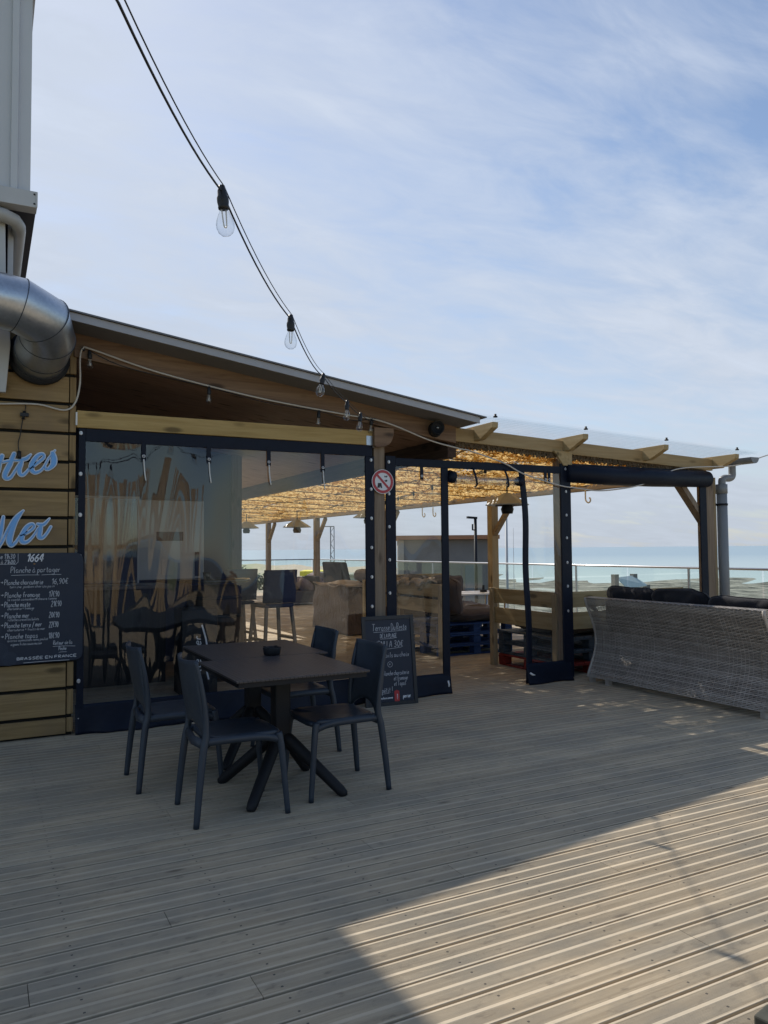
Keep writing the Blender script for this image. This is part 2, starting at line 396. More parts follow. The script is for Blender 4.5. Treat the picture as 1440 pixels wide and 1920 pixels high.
def beach_mat():
    t = NT('rocky_foreshore'); v = t.coord(); vv = t.coord((1,1,1))
    n = t.noise(v, .35, 8, .68); n2 = t.noise(t.coord((1,.6,1), (0,0,.5)), .42, 9, .74); pool = t.noise(t.coord((.5,.22,1), (0,0,.45)), .16, 5, .6)
    rock = t.mix(t.ramp(n2, [(.42, 0.0), (.50, .45), (.60, 1.0)]), (.035,.040,.030), (.30,.29,.245))
    sand = t.mix(n2, (.36,.28,.20), (.50,.41,.32))
    wet = t.mix(t.ramp(pool, [(.60, 0.0), (.65, .8)]), rock, (.42,.45,.42))
    sep = t.n('ShaderNodeSeparateXYZ', Vector=v)
    ang = t.math('DIVIDE', sep.outputs[0], t.math('MAXIMUM', sep.outputs[1], 1.0))
    f = t.ramp(t.math('ADD', ang, t.math('MULTIPLY', t.math('SUBTRACT', n, .5), .5)), [(.52, 1.0), (.64, 0.0)])
    col = t.mix(f, wet, sand)
    gr = t.ramp(t.math('ADD', ang, t.math('MULTIPLY', t.math('SUBTRACT', n2, .5), .3)), [(.30, 1.0), (.36, 0.0)])
    col = t.mix(gr, col, (.20,.22,.10))
    return t.done(t.bsdf(col, .8, normal=t.bump(n2, .8, .2), spec=.3))
structure(part('foreshore', g, beach_mat()))
s = MB(); R = 9000
rs = [40, 90, 140, 200, 300, 500, 900, 1800, 4000, 9000]
vs = [(r*math.sin(a), r*math.cos(a), -4.25) for r in rs for a in [2*PI*i/64 for i in range(64)]]
fs = [(i*64+q, i*64+(q+1) % 64, (i+1)*64+(q+1) % 64, (i+1)*64+q) for i in range(len(rs)-1) for q in range(64)]
s.add(vs, fs)
def sea_mat():
    t = NT('sea_water'); v = t.coord((1,1,1), (0,0,-.5)); n = t.noise(t.coord((.35,1.0,1), (0,0,.9)), .22, 8, .62)
    d = t.n('ShaderNodeVectorMath', _operation='LENGTH', i0=t.coord()).outputs['Value']
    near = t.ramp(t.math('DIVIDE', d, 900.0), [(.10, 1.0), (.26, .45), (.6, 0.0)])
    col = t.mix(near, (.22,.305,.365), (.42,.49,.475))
    band = t.noise(t.coord((.12,.6,1), (0,0,.95)), .10, 5, .6)
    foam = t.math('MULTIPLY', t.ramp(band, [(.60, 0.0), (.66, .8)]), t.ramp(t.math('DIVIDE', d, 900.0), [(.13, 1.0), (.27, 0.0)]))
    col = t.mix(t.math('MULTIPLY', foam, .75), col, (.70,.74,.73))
    return t.done(t.bsdf(col, .42, normal=t.bump(n, .35, .6), spec=.35))
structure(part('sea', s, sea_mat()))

# ================================================================== TALL BUILDING AT LEFT
BL = thing('clad_building', 'pale ribbed metal building rising out of frame above the big steel duct', 'building', (-2, 6.5, 0))
b = MB(); XB = .275; ZT = 5.78
# ribbed front cladding
pts = []; x = -5.0; per, rib, dp = .205, .045, .028
xs = []
while XB-x > 1e-6 or not xs:
    break
x = XB
cl = []
q = XB
cl.append((q, 0)); 
while q > -5.0:
    cl += [(q-.085, 0), (q-.092, -dp), (q-.092-rib, -dp), (q-.099-rib, 0)]; q -= per
vsf = [(a, 6.40+d, 4.2) for a, d in cl]+[(a, 6.40+d, ZT) for a, d in cl]; n = len(cl)
b.add(vsf, [(i, i+1, i+1+n, i+n) for i in range(n-1)])
b.box(-5.0, XB-.002, 6.45, 14.0, 4.2, ZT-.002)
b.box(-5.0, .10, 6.60, 14.0, 2.7, 4.2)
part('cladding', b, M['white_clad'], BL)
b = MB(); b.box(-5.0, XB+.02, 6.36, 14.02, ZT, ZT+.05); part('roof_cap', b, M['white_clad'], BL)
b = MB(); b.box(-5.0, .322, 6.34, 6.47, 4.078, 4.203); b.box(.312, .325, 6.335, 6.34, 4.08, 4.20)
part('eave_trim', b, M['offwhite'], BL, bevel=.004)
for z in (4.105, 4.178): b = MB(); b.lathe([(0,0),(.007,0),(.007,.004),(0,.006)], (.302, 6.34, z), 8, (0,-1,0)); part('screw', b, M['black'], BL)
b = MB(); b.box(.10, .318, 6.47, 14.0, 4.085, 4.199); part('eave_soffit', b, plain('purple_black_trim', (.022,.018,.028), .7), BL)
b = MB(); b.tube([(-1.5,6.40,4.03),(.02,6.40,4.01),(.10,6.40,4.0),(.17,6.43,3.985),(.20,6.50,3.97),(.205,6.6,3.965),(.205,9.0,3.93),(.205,14,3.88)], .052, 14)
b.tube([(.045,6.40,4.012),(.06,6.40,4.009)], .057, 14)
part('drain_pipe', b, plain('cream_drain_pipe', (.40,.39,.37), .45, var=.15, scale=5), BL)
b = MB(); b.box(.13, .17, 6.62, 14.0, 3.4, 4.08); part('side_sheet', b, M['white_clad'], BL)
b = MB(); b.prism([(-5,4.07),(.105,4.07),(.115,3.6),(.150,3.15),(.155,3.02),(.128,2.66),(-5,2.66)], (0,6.46,0), (1,0,0), (0,0,1), (0,1,0), .05)
part('skirt_panel', b, M['offwhite'], BL, bevel=.004)

# timber wall
TW = thing('timber_wall', 'wall of pale timber planks with dark gaps at the left edge', 'wall', (-2, 6.6, 0))
b = MB(); b.box(-5, .63, 6.63, 6.72, 0, 3.3); part('backing', b, M['dark'], TW)
gaps = [-.083+.228*k for k in range(15)]
gaps = [-.075, .153, .372, .585, .80, 1.03, 1.255, 1.486, 1.715, 1.935, 2.160, 2.39, 2.628, 2.86, 3.09, 3.3]
b = MB()
for a, c in zip(gaps, gaps[1:]):
    z0 = max(.02, a+.013); z1 = c-.013
    b.box(-5, .585+random.uniform(-.003,.003), 6.592, 6.625, z0, z1)
part('plank', b, M['plank'], TW, bevel=.003)
b = MB()
for a, c in zip(gaps, gaps[1:]):
    b.box(.593, .64, 6.598, 6.63, max(.03, a+.016), c-.009+random.uniform(-.004,.003))
part('corner_trim', b, M['plank_z'], TW, bevel=.002)

# lettering
def strokes_mesh(mb, strokes, X, extra, y0, y1, scale=8.0, ox=0, oy=820, n=8):
    for si, st in enumerate(strokes):
        P = smooth_path([(px, py, w) for px, py, w in st], n)
        pts = [(at(ox+p[0]/scale, oy+p[1]/scale, X), (p[2]+extra)/scale*6.0/FPX/2) for p in P]
        L, Rr = [], []
        for i, (p, w) in enumerate(pts):
            a = pts[max(i-1, 0)][0]; c = pts[min(i+1, len(pts)-1)][0]; d = c-a; d.y = 0; d.normalize(); nn = Vector((-d.z, 0, d.x))
            L.append((p+nn*w)); Rr.append((p-nn*w))
        def cap(p, w, d):
            nn = Vector((-d.z, 0, d.x)); return [p+(nn*math.cos(t)+d*math.sin(t))*w for t in (PI*.25, PI*.5, PI*.75)]
        d0 = (pts[0][0]-pts[1][0]).normalized(); d1 = (pts[-1][0]-pts[-2][0]).normalized()
        yy = y0-si*.0006; m = len(pts)
        f = [Vector((p.x, yy, p.z)) for p in L]+[Vector((p.x, yy, p.z)) for p in Rr]
        bk = [Vector((p.x, y1, p.z)) for p in f]
        vs = f+bk; k = 2*m
        fs = [(i, i+1, m+i+1, m+i) for i in range(m-1)]
        fs += [(i, i+1, k+i+1, k+i) for i in range(m-1)]+[(m+i, m+i+1, k+m+i+1, k+m+i) for i in range(m-1)]
        fs += [(0, m, k+m, k), (m-1, 2*m-1, k+2*m-1, k+m-1)]
        mb.add(vs, fs)
        for (p, w), dd in ((pts[0], d0), (pts[-1], d1)):
            c = cap(p, w, dd); nn = Vector((-dd.z, 0, dd.x)); ring = [p+nn*w]+c+[p-nn*w]
            a = [Vector((q.x, yy-.0002, q.z)) for q in ring]; e = [Vector((q.x, y1, q.z)) for q in ring]; r = len(ring)
            mb.add(a+e, [list(range(r))]+[(i, i+1, r+i+1, r+i) for i in range(r-1)])
itres = [[(-130,600,20),(-40,520,55),(-15,400,66),(30,275,50)], [(40,372,22),(150,352,26),(260,345,20)], [(212,245,46),(150,400,66),(78,545,64),(85,612,50),(160,600,32),(232,490,20)],
  [(232,490,18),(290,400,18),(325,350,20)], [(262,350,22),(320,338,42),(395,318,46),(432,286,30),(462,256,8)], [(330,350,36),(312,410,50),(288,485,58),(303,552,48),(355,560,32),(440,470,18)],
  [(440,480,18),(560,385,30),(655,305,30),(640,250,30),(560,280,48),(480,400,66),(478,490,60),(540,528,38),(640,470,22),(725,320,14)],
  [(725,320,14),(825,195,8)], [(790,235,56),(808,320,84),(800,400,76),(745,462,44),(692,480,24),(672,440,14)]]
mer = [[(-120,1600,50),(-30,1560,50),(10,1400,60),(50,1190,26)], [(-60,1700,26),(30,1570,26),(120,1380,26),(230,1210,34),(350,1100,12)],
  [(325,1125,24),(240,1250,50),(172,1400,80),(140,1530,84),(165,1615,56),(235,1575,28),(310,1460,16)],
  [(300,1480,18),(430,1420,26),(510,1345,28),(480,1300,32),(400,1350,52),(330,1480,66),(335,1565,54),(410,1565,34),(500,1480,18),(575,1360,12)],
  [(565,1300,24),(620,1312,38),(670,1295,34),(742,1218,6)], [(615,1310,44),(600,1400,60),(590,1490,60),(640,1505,36),(705,1435,24),(762,1340,22)]]
for nm, st, lab in (('script_letters', itres, 'upper blue script lettering with white edge reading itres on timber wall'), ('script_letters', mer, 'lower blue script lettering with white edge reading Mer on timber wall')):
    T = thing(nm, lab, 'lettering', at(60, 870 if st is itres else 990, 6.58), 'blue script words on the timber wall')
    b = MB(); strokes_mesh(b, [[(p, q, w*.80) for p, q, w in s_] for s_ in st], 6.58, 32, 6.582, 6.5915); part('border', b, M['pale_letter'], T)
    b = MB(); strokes_mesh(b, [[(p, q, w*.80) for p, q, w in s_] for s_ in st], 6.57, 0, 6.574, 6.5765); part('face', b, M['blue_letter'], T)

# ================================================================== DUCT
D = thing('ventilation_duct', 'large galvanised steel duct with an elbow turning into the timber wall', 'duct', (.2, 6.1, 3.1))
path = [(-2.6,6.0,3.44),(-.02,6.0,3.235),(.19,6.01,3.21),(.365,6.10,3.15),(.405,6.28,3.07),(.375,6.46,3.005),(.36,6.60,2.975)]
rD = .198
b = MB(); b.tube([path[0], path[1]], rD, 40, caps=False); part('straight_pipe', b, M['galv'], D)
b = MB()
for a, c in zip(path[1:], path[2:]): pass
b.tube(path[1:], rD-.001, 40, caps=False); part('elbow', b, M['galv'], D)
b = MB()
for i in (1, 2, 3, 4, 5):
    p = Vector(path[i]); d = (Vector(path[i+1])-Vector(path[i-1])).normalized(); b.tube([p-d*.0025, p+d*.0025], rD+.0022, 40)
part('seam', b, plain('dark_seam', (.05,.06,.08), .5, .5), D)
b = MB(); d = Vector((-.1,1,-.2)).normalized(); p = Vector((.362,6.575,2.98)); b.tube([p-d*.02, p+d*.02], [rD+.03, rD+.03], 40)
part('wall_collar', b, M['rubber'], D)

# ================================================================== LEAN-TO ROOF
LR = thing('terrace_roof', 'sloping grey metal roof on brown fascia over the curtained bar terrace', 'roof', (2.3, 6.6, 0))
def rz(x): return 3.277-.1444*(x-.642)
sl = Vector((1, 0, -.1435)); 
def slab(mb, x0, x1, y0, y1, dz0, dz1):
    vs = [(x, y, rz(x)+dz) for dz in (dz0, dz1) for y in (y0, y1) for x in (x0, x1)]
    mb.add(vs, [(0,2,3,1),(4,5,7,6),(0,1,5,4),(2,6,7,3),(0,4,6,2),(1,3,7,5)])
b = MB(); slab(b, .36, 4.375, 6.21, 14.5, -.012, 0); part('roof_sheet', b, M['grey_metal'], LR)
b = MB(); slab(b, .36, 4.31, 6.235, 6.255, -.075, -.014); slab(b, 4.295, 4.31, 6.256, 14.5, -.07, -.014); part('edge_flashing', b, plain('light_flashing', (.36,.34,.34), .4, .25), LR)
b = MB(); slab(b, .36, 4.293, 6.257, 6.575, -.074, -.05); part('soffit', b, M['grey_soffit'], LR)
b = MB(); slab(b, .36, 4.19, 6.65, 14.4, -.19, -.165); slab(b, .36, 4.33, 6.66, 14.4, -.10, -.06)
part('ceiling', b, M['ceiling'], LR)
b = MB()
def fas(mb, x0, x1, y0, y1, zt0, zt1, hh):
    vs = [(x, y, zt-(hh if lo else 0)) for lo in (1, 0) for y in (y0, y1) for x, zt in ((x0, zt0), (x1, zt1))]
    mb.add(vs, [(0,2,3,1),(4,5,7,6),(0,1,5,4),(2,6,7,3),(0,4,6,2),(1,3,7,5)])
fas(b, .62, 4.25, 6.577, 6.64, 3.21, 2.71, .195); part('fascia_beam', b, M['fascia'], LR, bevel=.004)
b = MB(); b.box(.645, 3.298, 6.574, 6.632, 2.443, 2.58); part('front_beam', b, M['beam'], LR, bevel=.004)
b = MB(); b.box(3.23, 3.322, 6.571, 6.5745, 2.44, 2.53); b.box(3.3, 3.318, 6.575, 6.63, 2.42, 2.53); part('beam_shoe', b, M['galv'], LR)
b = MB(); b.box(.636, .648, 6.57, 6.60, 2.46, 2.565); part('beam_clip', b, M['cord'], LR)
b = MB(); b.box(3.325, 3.442, 6.605, 6.72, 0, 2.62); part('post', b, M['post'], LR, bevel=.006)
b = MB(); b.prism([(-.02,0),(.19,0),(.19,-.06),(.17,-.12),(.135,-.16),(.09,-.18),(.0,-.19),(-.02,-.17)], (3.315,6.578,2.61), (1,0,0), (0,0,1), (0,-1,0), .05); part('corbel', b, M['fascia'], LR, bevel=.004)
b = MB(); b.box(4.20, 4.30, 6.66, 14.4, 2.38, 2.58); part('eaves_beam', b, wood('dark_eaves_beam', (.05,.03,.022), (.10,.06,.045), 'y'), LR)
b = MB(); b.box(4.19, 4.31, 14.2, 14.32, 0, 2.38); part('rear_post', b, M['post'], LR, bevel=.005)

# interior walls of the bar
BW = thing('bar_room', 'dark navy painted bar walls seen behind the left clear curtain', 'wall', (1.8, 10.4, 0))
b = MB(); b.box(.5, 3.0, 10.3, 10.4, 0, 3.0); part('back_wall', b, M['navy_matt'], BW)
b = MB(); b.box(.5, .62, 6.75, 10.3, 0, 3.2); part('side_wall', b, M['navy_matt'], BW)
b = MB(); b.box(2.985, 3.125, 10.24, 10.42, 0, 3.0); part('corner_post', b, wood('brown_corner_post', (.12,.08,.06), (.2,.14,.11), 'z'), BW, bevel=.004)

# ================================================================== PERGOLA
PG = thing('pergola', 'timber pergola with golden reed ceiling and clear corrugated sheets', 'pergola', (6.2, 6.6, 0))
def ft(x): return 2.682-.041*(x-4.25)
b = MB(); fas(b, 4.255, 8.06, 6.605, 6.655, ft(4.255), ft(8.06), .14); part('front_beam', b, M['pfascia'], PG, bevel=.004)
for i, x in enumerate((4.52, 5.70, 6.90, 8.09)):
    zt = ft(x)+.035; b = MB()
    b.prism([(6.27,zt),(26,zt),(26,zt-.15),(6.50,zt-.15),(6.275,zt-.055)], (x-.035,0,0), (0,1,0), (0,0,1), (1,0,0), .07)
    part('rafter', b, M['rafter'], PG, bevel=.003)
b = MB(); PY1 = 26.0; n = int((PY1-6.18)/.076*8); xs = (4.25, 8.36)
vs = [(x, 6.18+(PY1-6.18)*i/n, ft(x)+.062+.016*math.cos(2*PI*i/8)) for i in range(n+1) for x in xs]
b.add(vs, [(2*i, 2*i+1, 2*i+3, 2*i+2) for i in range(n)], True)
part('corrugated_sheet', b, M['poly'], PG)
for x in (4.52, 5.70, 6.90, 8.09):
    z = ft(x)+.08
    for y in (6.27, 7.4, 8.6): b = MB(); b.lathe([(0,0),(.022,0),(.022,.012),(.012,.016),(.012,.034),(0,.036)], (x, y, z), 8); part('sheet_fixing', b, M['black'], PG)
random.seed(3)
from mathutils import noise as mn
def rn(x, y): return .045*mn.noise(Vector((x*1.3, y*1.1, 3)))+.03*mn.noise(Vector((x*4.3, y*5.1, 9)))+.016*mn.noise(Vector((x*14, y*17, 1)))
b = MB(); b.grid(lambda u, v: (4.30+3.6*u, 6.665+19.2*v, ft(4.30+3.6*u)-.165+rn(4.30+3.6*u, 6.665+19.2*v)), 60, 300)
part('reed_ceiling', b, M['reed'], PG, fix=False)
b = MB()
for i in range(15000):
    x = random.uniform(4.31, 7.9); y = 6.67+18.5*random.random()**1.7; z = ft(x)-.165+rn(x, y)-random.uniform(.002, .03)
    a = random.gauss(0, .9); L = random.uniform(.02, .055); w_ = random.uniform(.005, .013); tl_ = random.gauss(0, .35)
    d = Vector((math.cos(a), math.sin(a), tl_)).normalized(); s_ = Vector((-math.sin(a), math.cos(a), random.gauss(0, .5))).normalized(); c_ = Vector((x, y, z))
    b.add([c_-d*L-s_*w_*.6, c_+d*L-s_*w_, c_+d*L*.9+s_*w_, c_-d*L*.9+s_*w_], [(0,1,2,3)])
part('reed_chips', b, M['chip'], PG, fix=False)['kind'] = 'stuff'
b = MB(); b.grid(lambda u, v: (4.28+3.62*u, 6.625+.05*v*(1-v)*2+.012*mn.noise(Vector((u*90, v*3, 2))), ft(4.28+3.62*u)-.132-v*(.055+.018*mn.noise(Vector((u*60, 0, 5)))+.012*mn.noise(Vector((u*210, 0, 8))))), 300, 5); part('reed_edge', b, M['reed_edge'], PG, solid=.012)
b = MB()
for i in range(900):
    x = random.uniform(4.28, 7.9); L = random.uniform(.02, .075); y = 6.63+random.uniform(-.012, .03); z = ft(x)-.135+random.uniform(-.012, .01)
    b.beam((x, y, z), (x+random.uniform(-.03,.03), y+random.uniform(-.015,.01), z-L), random.uniform(.008,.022), .005)
part('reed_fringe', b, M['reed_edge'], PG)['kind'] = 'stuff'
b = MB()
for i in range(14):
    y = 7.4+i*1.3; b.tube([(4.3, y, ft(4.3)-.195), (6, y+.02, ft(6)-.20), (7.9, y, ft(7.9)-.195)], .008, 5)
part('batten', b, wood('batten', (.10,.06,.03), (.16,.10,.05), 'x', knots=False), PG)
b = MB(); b.box(7.94, 8.06, 6.70, 26, 2.285, 2.445); part('side_beam', b, M['beam_y'], PG, bevel=.004)
for y in (6.605, 11.15, 15.3, 19.3, 23.3):
    b = MB(); b.box(7.925, 8.065, y, y+.14, 0, 2.284); part('post', b, M['bench_z'] if 7 < y < 12 else M['post'], PG, bevel=.005)  # second side post gets paler timber, its sunlight put into the colour
    if y > 7:
        b = MB(); b.beam((7.995, y-.55, 2.26), (7.995, y+.02, 1.68), .07, .09, (1,0,0)); part('brace', b, M['beam_y'], PG, bevel=.003)
b = MB(); b.beam((7.42, 6.67, 2.33), (7.96, 6.67, 1.72), .07, .11, (0,1,0)); part('brace', b, M['post'], PG, bevel=.003)
b = MB(); b.box(5.625, 5.745, 6.625, 6.74, 0, 2.50); part('post', b, M['post'], PG, bevel=.005)
b = MB(); b.prism([(-.07,0),(.18,0),(.18,-.16),(.06,-.16)], (5.585,6.60,2.505), (1,0,0), (0,0,1), (0,-1,0), .03); part('corbel', b, M['rafter'], PG, bevel=.003)
b = MB(); b.box(8.07, 8.11, 6.61, 6.73, 0, 2.30); part('post_cladding', b, M['bench_z'], PG, bevel=.003)
# gutter along the low edge
GU = thing('downpipe', 'grey plastic downpipe with elbow beside the right corner post', 'drain pipe', (8.19, 6.58, 0))
b = MB(); b.tube([(8.185,6.585,0.0),(8.185,6.585,2.19)], .063, 20); b.tube([(8.185,6.585,2.10),(8.185,6.585,2.215)], .07, 20); part('pipe', b, M['pvc_pipe'], GU)
b = MB(); b.tube(smooth_path([(8.195,6.585,2.20),(8.20,6.585,2.27),(8.25,6.585,2.295),(8.34,6.585,2.30),(8.385,6.585,2.33),(8.39,6.585,2.40),(8.39,6.585,2.455)], 5), .045, 16); part('elbow', b, M['pvc_pipe'], GU)
b = MB(); b.tube([(8.185,6.585,1.95),(8.185,6.585,1.975)], .069, 20); b.box(8.10, 8.2, 6.60, 6.64, 1.95, 1.975); part('bracket', b, M['black'], GU)
b = MB(); pr_ = [(.075*math.cos(PI+PI*k/10), .075*math.sin(PI+PI*k/10)) for k in range(11)]; pi_ = [(.066*math.cos(2*PI-PI*k/10), .066*math.sin(2*PI-PI*k/10)) for k in range(11)]
b.prism(pr_+pi_, (8.42, 6.28, 2.535), (1,0,0), (0,0,1), (0,1,0), 19.5); b.prism([(p, q) for p, q in pr_], (8.42,6.276,2.535), (1,0,0), (0,0,1), (0,1,0), .006)
part('gutter', b, M['pvc_pipe'], GU)
# ================================================================== CLEAR CURTAINS
CY = 6.60
def sheet(x0, x1, z0, z1, y, amp, seed, lean=0):
    b = MB()
    def f(u, v):
        x = x0+(x1-x0)*u; z = z0+(z1-z0)*v
        e = math.sin(PI*u)**.5*math.sin(PI*v)**.5 if 0 < u < 1 and 0 < v < 1 else 0
        w = amp*e*(math.sin(x*5.1+seed+z*.7)+.6*math.sin(x*11.3-z*1.9+seed*2)+.35*math.sin(z*4.2+x*3+seed))
        return (x+lean*(1-v), y+w, z)
    return b.grid(f, 60, 60)
def eyelets(xs_zs, parent, y=CY-.012):
    for x, z in xs_zs:
        b = MB(); b.tube([(x+.010*math.cos(2*PI*k/14), y, z+.0135*math.sin(2*PI*k/14)) for k in range(14)], .0045, 6, closed=True)
        b.box(x-.004, x+.004, y-.010, y-.002, z-.012, z+.012); part('eyelet', b, M['eyelet'], parent)
def strap(x, zt, zb, parent, cord=.16, lean=0):
    b = MB(); b.box(x-.018, x+.018, CY-.016, CY-.010, zb, zt); s_ = part('strap', b, M['navy'], parent)
    b = MB(); b.tube([(x+.010*math.cos(2*PI*k/12), CY-.019, zb+.035+.010*math.sin(2*PI*k/12)) for k in range(12)], .004, 6, closed=True); part('eyelet', b, M['eyelet'], s_)
    if cord:
        b = MB(); b.tube(smooth_path([(x, CY-.018, zb+.01), (x+.006, CY-.02, zb-cord*.5), (x+.018+lean, CY-.018, zb-cord)], 5), .0055, 6); part('cord', b, M['cord'], s_)
C1 = thing('clear_curtain', 'widest clear plastic curtain reflecting timber, under the yellow beam', 'curtain', (2, CY, 0), 'clear plastic curtains of the terrace')
part('clear_panel', sheet(.705, 3.245, .22, 2.345, CY, .012, 1.0), M['pvc'], C1)
b = MB(); b.box(.662, .715, CY-.012, CY+.006, .03, 2.44); b.box(.716, 3.30, CY-.012, CY+.006, 2.335, 2.44); part('border', b, M['navy'], C1, bevel=.003)
b = MB(); b.box(3.225, 3.318, CY-.013, CY+.007, .03, 2.334); part('border', b, M['navy'], C1, bevel=.003)
b = MB()
def skirt(u, v): x = .655+2.66*u; z = .005+.23*v; return (x, CY-.004-.012*math.sin(v*PI)-(1-v)**3*(.06+.025*math.sin(x*7)+.012*math.sin(x*23)), z)
b.grid(skirt, 120, 10); part('skirt', b, M['navy'], C1, solid=.004)
eyelets([(.678, z) for z in (2.40, 2.07, 1.74, 1.41, 1.08, .74, .42, .12)]+[(3.285, z) for z in (2.30, 2.02, 1.74, 1.46, 1.18, .90)], C1)
for px in (269, 391, 503, 604):
    p = at(px, 830, CY); strap(p.x, 2.36, 2.20 if px != 604 else 2.17, C1, .17)
C2 = thing('clear_curtain', 'narrow clear plastic curtain between the signed post and the open doorway', 'curtain', (3.8, CY, 0), 'clear plastic curtains of the terrace')
part('clear_panel', sheet(3.54, 4.09, .19, 2.26, CY, .007, 4.0), M['pvc'], C2)
b = MB(); b.box(3.446, 3.552, CY-.014, CY+.006, .03, 2.35); b.box(4.075, 4.155, CY-.014, CY+.006, .03, 2.255); b.box(3.553, 5.61, CY-.013, CY+.005, 2.256, 2.335); part('border', b, M['navy'], C2, bevel=.003)
b = MB(); b.grid(lambda u, v: (3.553+.60*u, CY-.006-.016*math.sin(v*PI)-(1-v)**3*(.05+.02*math.sin(u*6)), .004+.20*v), 50, 8); part('skirt', b, M['navy'], C2, solid=.004)
eyelets([(3.478, z) for z in (2.29, 1.98, 1.66, 1.34, 1.02, .72)], C2); strap(3.845, 2.29, 2.13, C2, 0)
b = MB(); b.tube([(4.118, CY-.02, .13), (4.125, CY-.026, .09), (4.118, CY-.02, .05)], .012, 6); part('hook_tab', b, M['cord'], C2)
C3 = thing('rolled_curtain', 'clear plastic door curtain rolled up over the open doorway', 'curtain', (4.6, CY, 2.1))
b = MB()
def roll(u, v):
    a = 2*PI*v*2.6; r = .030+.022*v+.003*math.sin(u*9); x = 4.20+.85*u
    return (x, CY+.01+r*math.cos(a), 2.155+r*.95*math.sin(a)-.012*math.sin(PI*u))
b.grid(roll, 40, 64); part('clear_roll', b, M['pvc'], C3)
b = MB(); b.tube([(4.165,CY,2.18),(4.23,CY,2.165)], .062, 18); part('end_band', b, M['navy'], C3)
b = MB(); b.tube([(5.03,CY,2.155),(5.09,CY,2.15)], .05, 18); part('end_band', b, M['navy'], C3)
for x in (4.47, 4.87):
    b = MB(); b.tube(smooth_path([(x-.02,CY-.02,2.27),(x-.015,CY-.06,2.19),(x+.01,CY-.05,2.10),(x+.02,CY,2.08)], 4), .014, 8, flat=.5); part('tie', b, M['navy'], C3)
C4 = thing('clear_curtain', 'clear plastic curtain with a slanting dark edge, right of the open doorway', 'curtain', (5.35, CY, 0), 'clear plastic curtains of the terrace')
b = MB()
def lean4(u, v): return 5.105+.055*math.sin(v*2.2)+.012*math.sin(v*9)
def p4(u, v):
    z = .20+2.06*v; x0 = lean4(0, 1-v); x = x0+(5.63-x0)*u
    return (x, CY+.007*math.sin(PI*u)*math.sin(x*17+z*3), z)
b.grid(p4, 30, 60); part('clear_panel', b, M['pvc'], C4)
b = MB(); b.grid(lambda u, v: (lean4(0, 1-v)-.06+.075*u, CY-.008+.006*math.sin(v*14), .01+2.25*v), 3, 40); part('border', b, M['navy'], C4, solid=.008)
b = MB(); b.box(5.612, 5.75, CY-.015, CY+.006, .03, 2.37); part('border', b, M['navy'], C4, bevel=.003)
b = MB(); b.grid(lambda u, v: (5.10+.60*u, CY-.006-.02*math.sin(v*PI)-(1-v)**3*(.05+.02*math.sin(u*7)), .004+.215*v), 50, 8); part('skirt', b, M['navy'], C4, solid=.005)
eyelets([(5.682, z) for z in (2.31, 2.06, 1.80, 1.55, 1.28, 1.02, .75)], C4)
for dx in (0, .05): strap(5.40+dx, 2.29, 2.15-.02*dx, C4, 0)
b = MB(); b.tube([(5.13, CY-.03, .125), (5.16, CY-.035, .105), (5.20, CY-.03, .095)], .011, 6); part('hook_tab', b, M['cord'], C4)
C5 = thing('rolled_blind', 'dark navy blind rolled along the top of the open right bay', 'blind', (6.8, CY, 2.25))
b = MB(); b.tube([(5.70,CY-.01,2.262),(6.3,CY-.012,2.252),(7.0,CY-.013,2.256),(7.93,CY-.01,2.272)], [.098,.104,.105,.100], 22, flat=1.0); part('roll', b, M['navy'], C5)
b = MB(); b.box(5.70, 7.95, CY-.004, CY+.012, 2.33, 2.375); part('head_band', b, M['navy'], C5)
b = MB(); b.box(7.80, 7.915, CY-.012, CY+.004, .02, 2.20); part('side_band', b, M['navy'], C5, bevel=.003)

# ================================================================== PROHIBITION SIGN
c = at(718, 903, 6.572); SG = thing('prohibition_sign', 'round red and white sign forbidding swimwear on the timber post', 'sign', c)
rs_ = .118
def ringmesh(r0, r1, y0, y1, n=48):
    b = MB(); vs = []
    for r, y in ((r0, y0), (r1, y0), (r1, y1), (r0, y1)): vs += [(c.x+r*math.cos(2*PI*k/n), y, c.z+r*math.sin(2*PI*k/n)) for k in range(n)]
    fs = [(j*n+k, j*n+(k+1) % n, ((j+1) % 4)*n+(k+1) % n, ((j+1) % 4)*n+k) for j in range(4) for k in range(n)]
    return b.add(vs, fs)
b = MB(); b.lathe([(0,0),(rs_,0),(rs_,.004),(0,.004)], (c.x, 6.5785, c.z), 48, (0,-1,0), smooth=False); part('plate', b, M['sign_white'], SG)
part('red_ring', ringmesh(.086, .112, 6.5722, 6.5742), M['sign_red'], SG)
b = MB(); d = Vector((.70,0,-.72)).normalized(); b.beam(Vector((c.x,6.5727,c.z))-d*.088, Vector((c.x,6.5727,c.z))+d*.088, .0016, .022, (d.z,0,-d.x)); part('red_bar', b, M['sign_red'], SG)
b = MB(); q = lambda pts, dy=6.573: b.prism([(p/1000, r/1000) for p, r in pts], (c.x, dy, c.z), (1,0,0), (0,0,1), (0,1,0), .0012)
q([(-52,-14),(-16,-14),(-8,-62),(-24,-62),(-30,-40),(-36,-62),(-60,-60)])
q([(16,50),(22,62),(30,52),(38,54),(48,64),(50,50),(40,40),(33,48),(24,40)]); q([(16,12),(46,20),(50,8),(34,-4),(28,2)])
part('pictogram', b, M['sign_black'], SG)

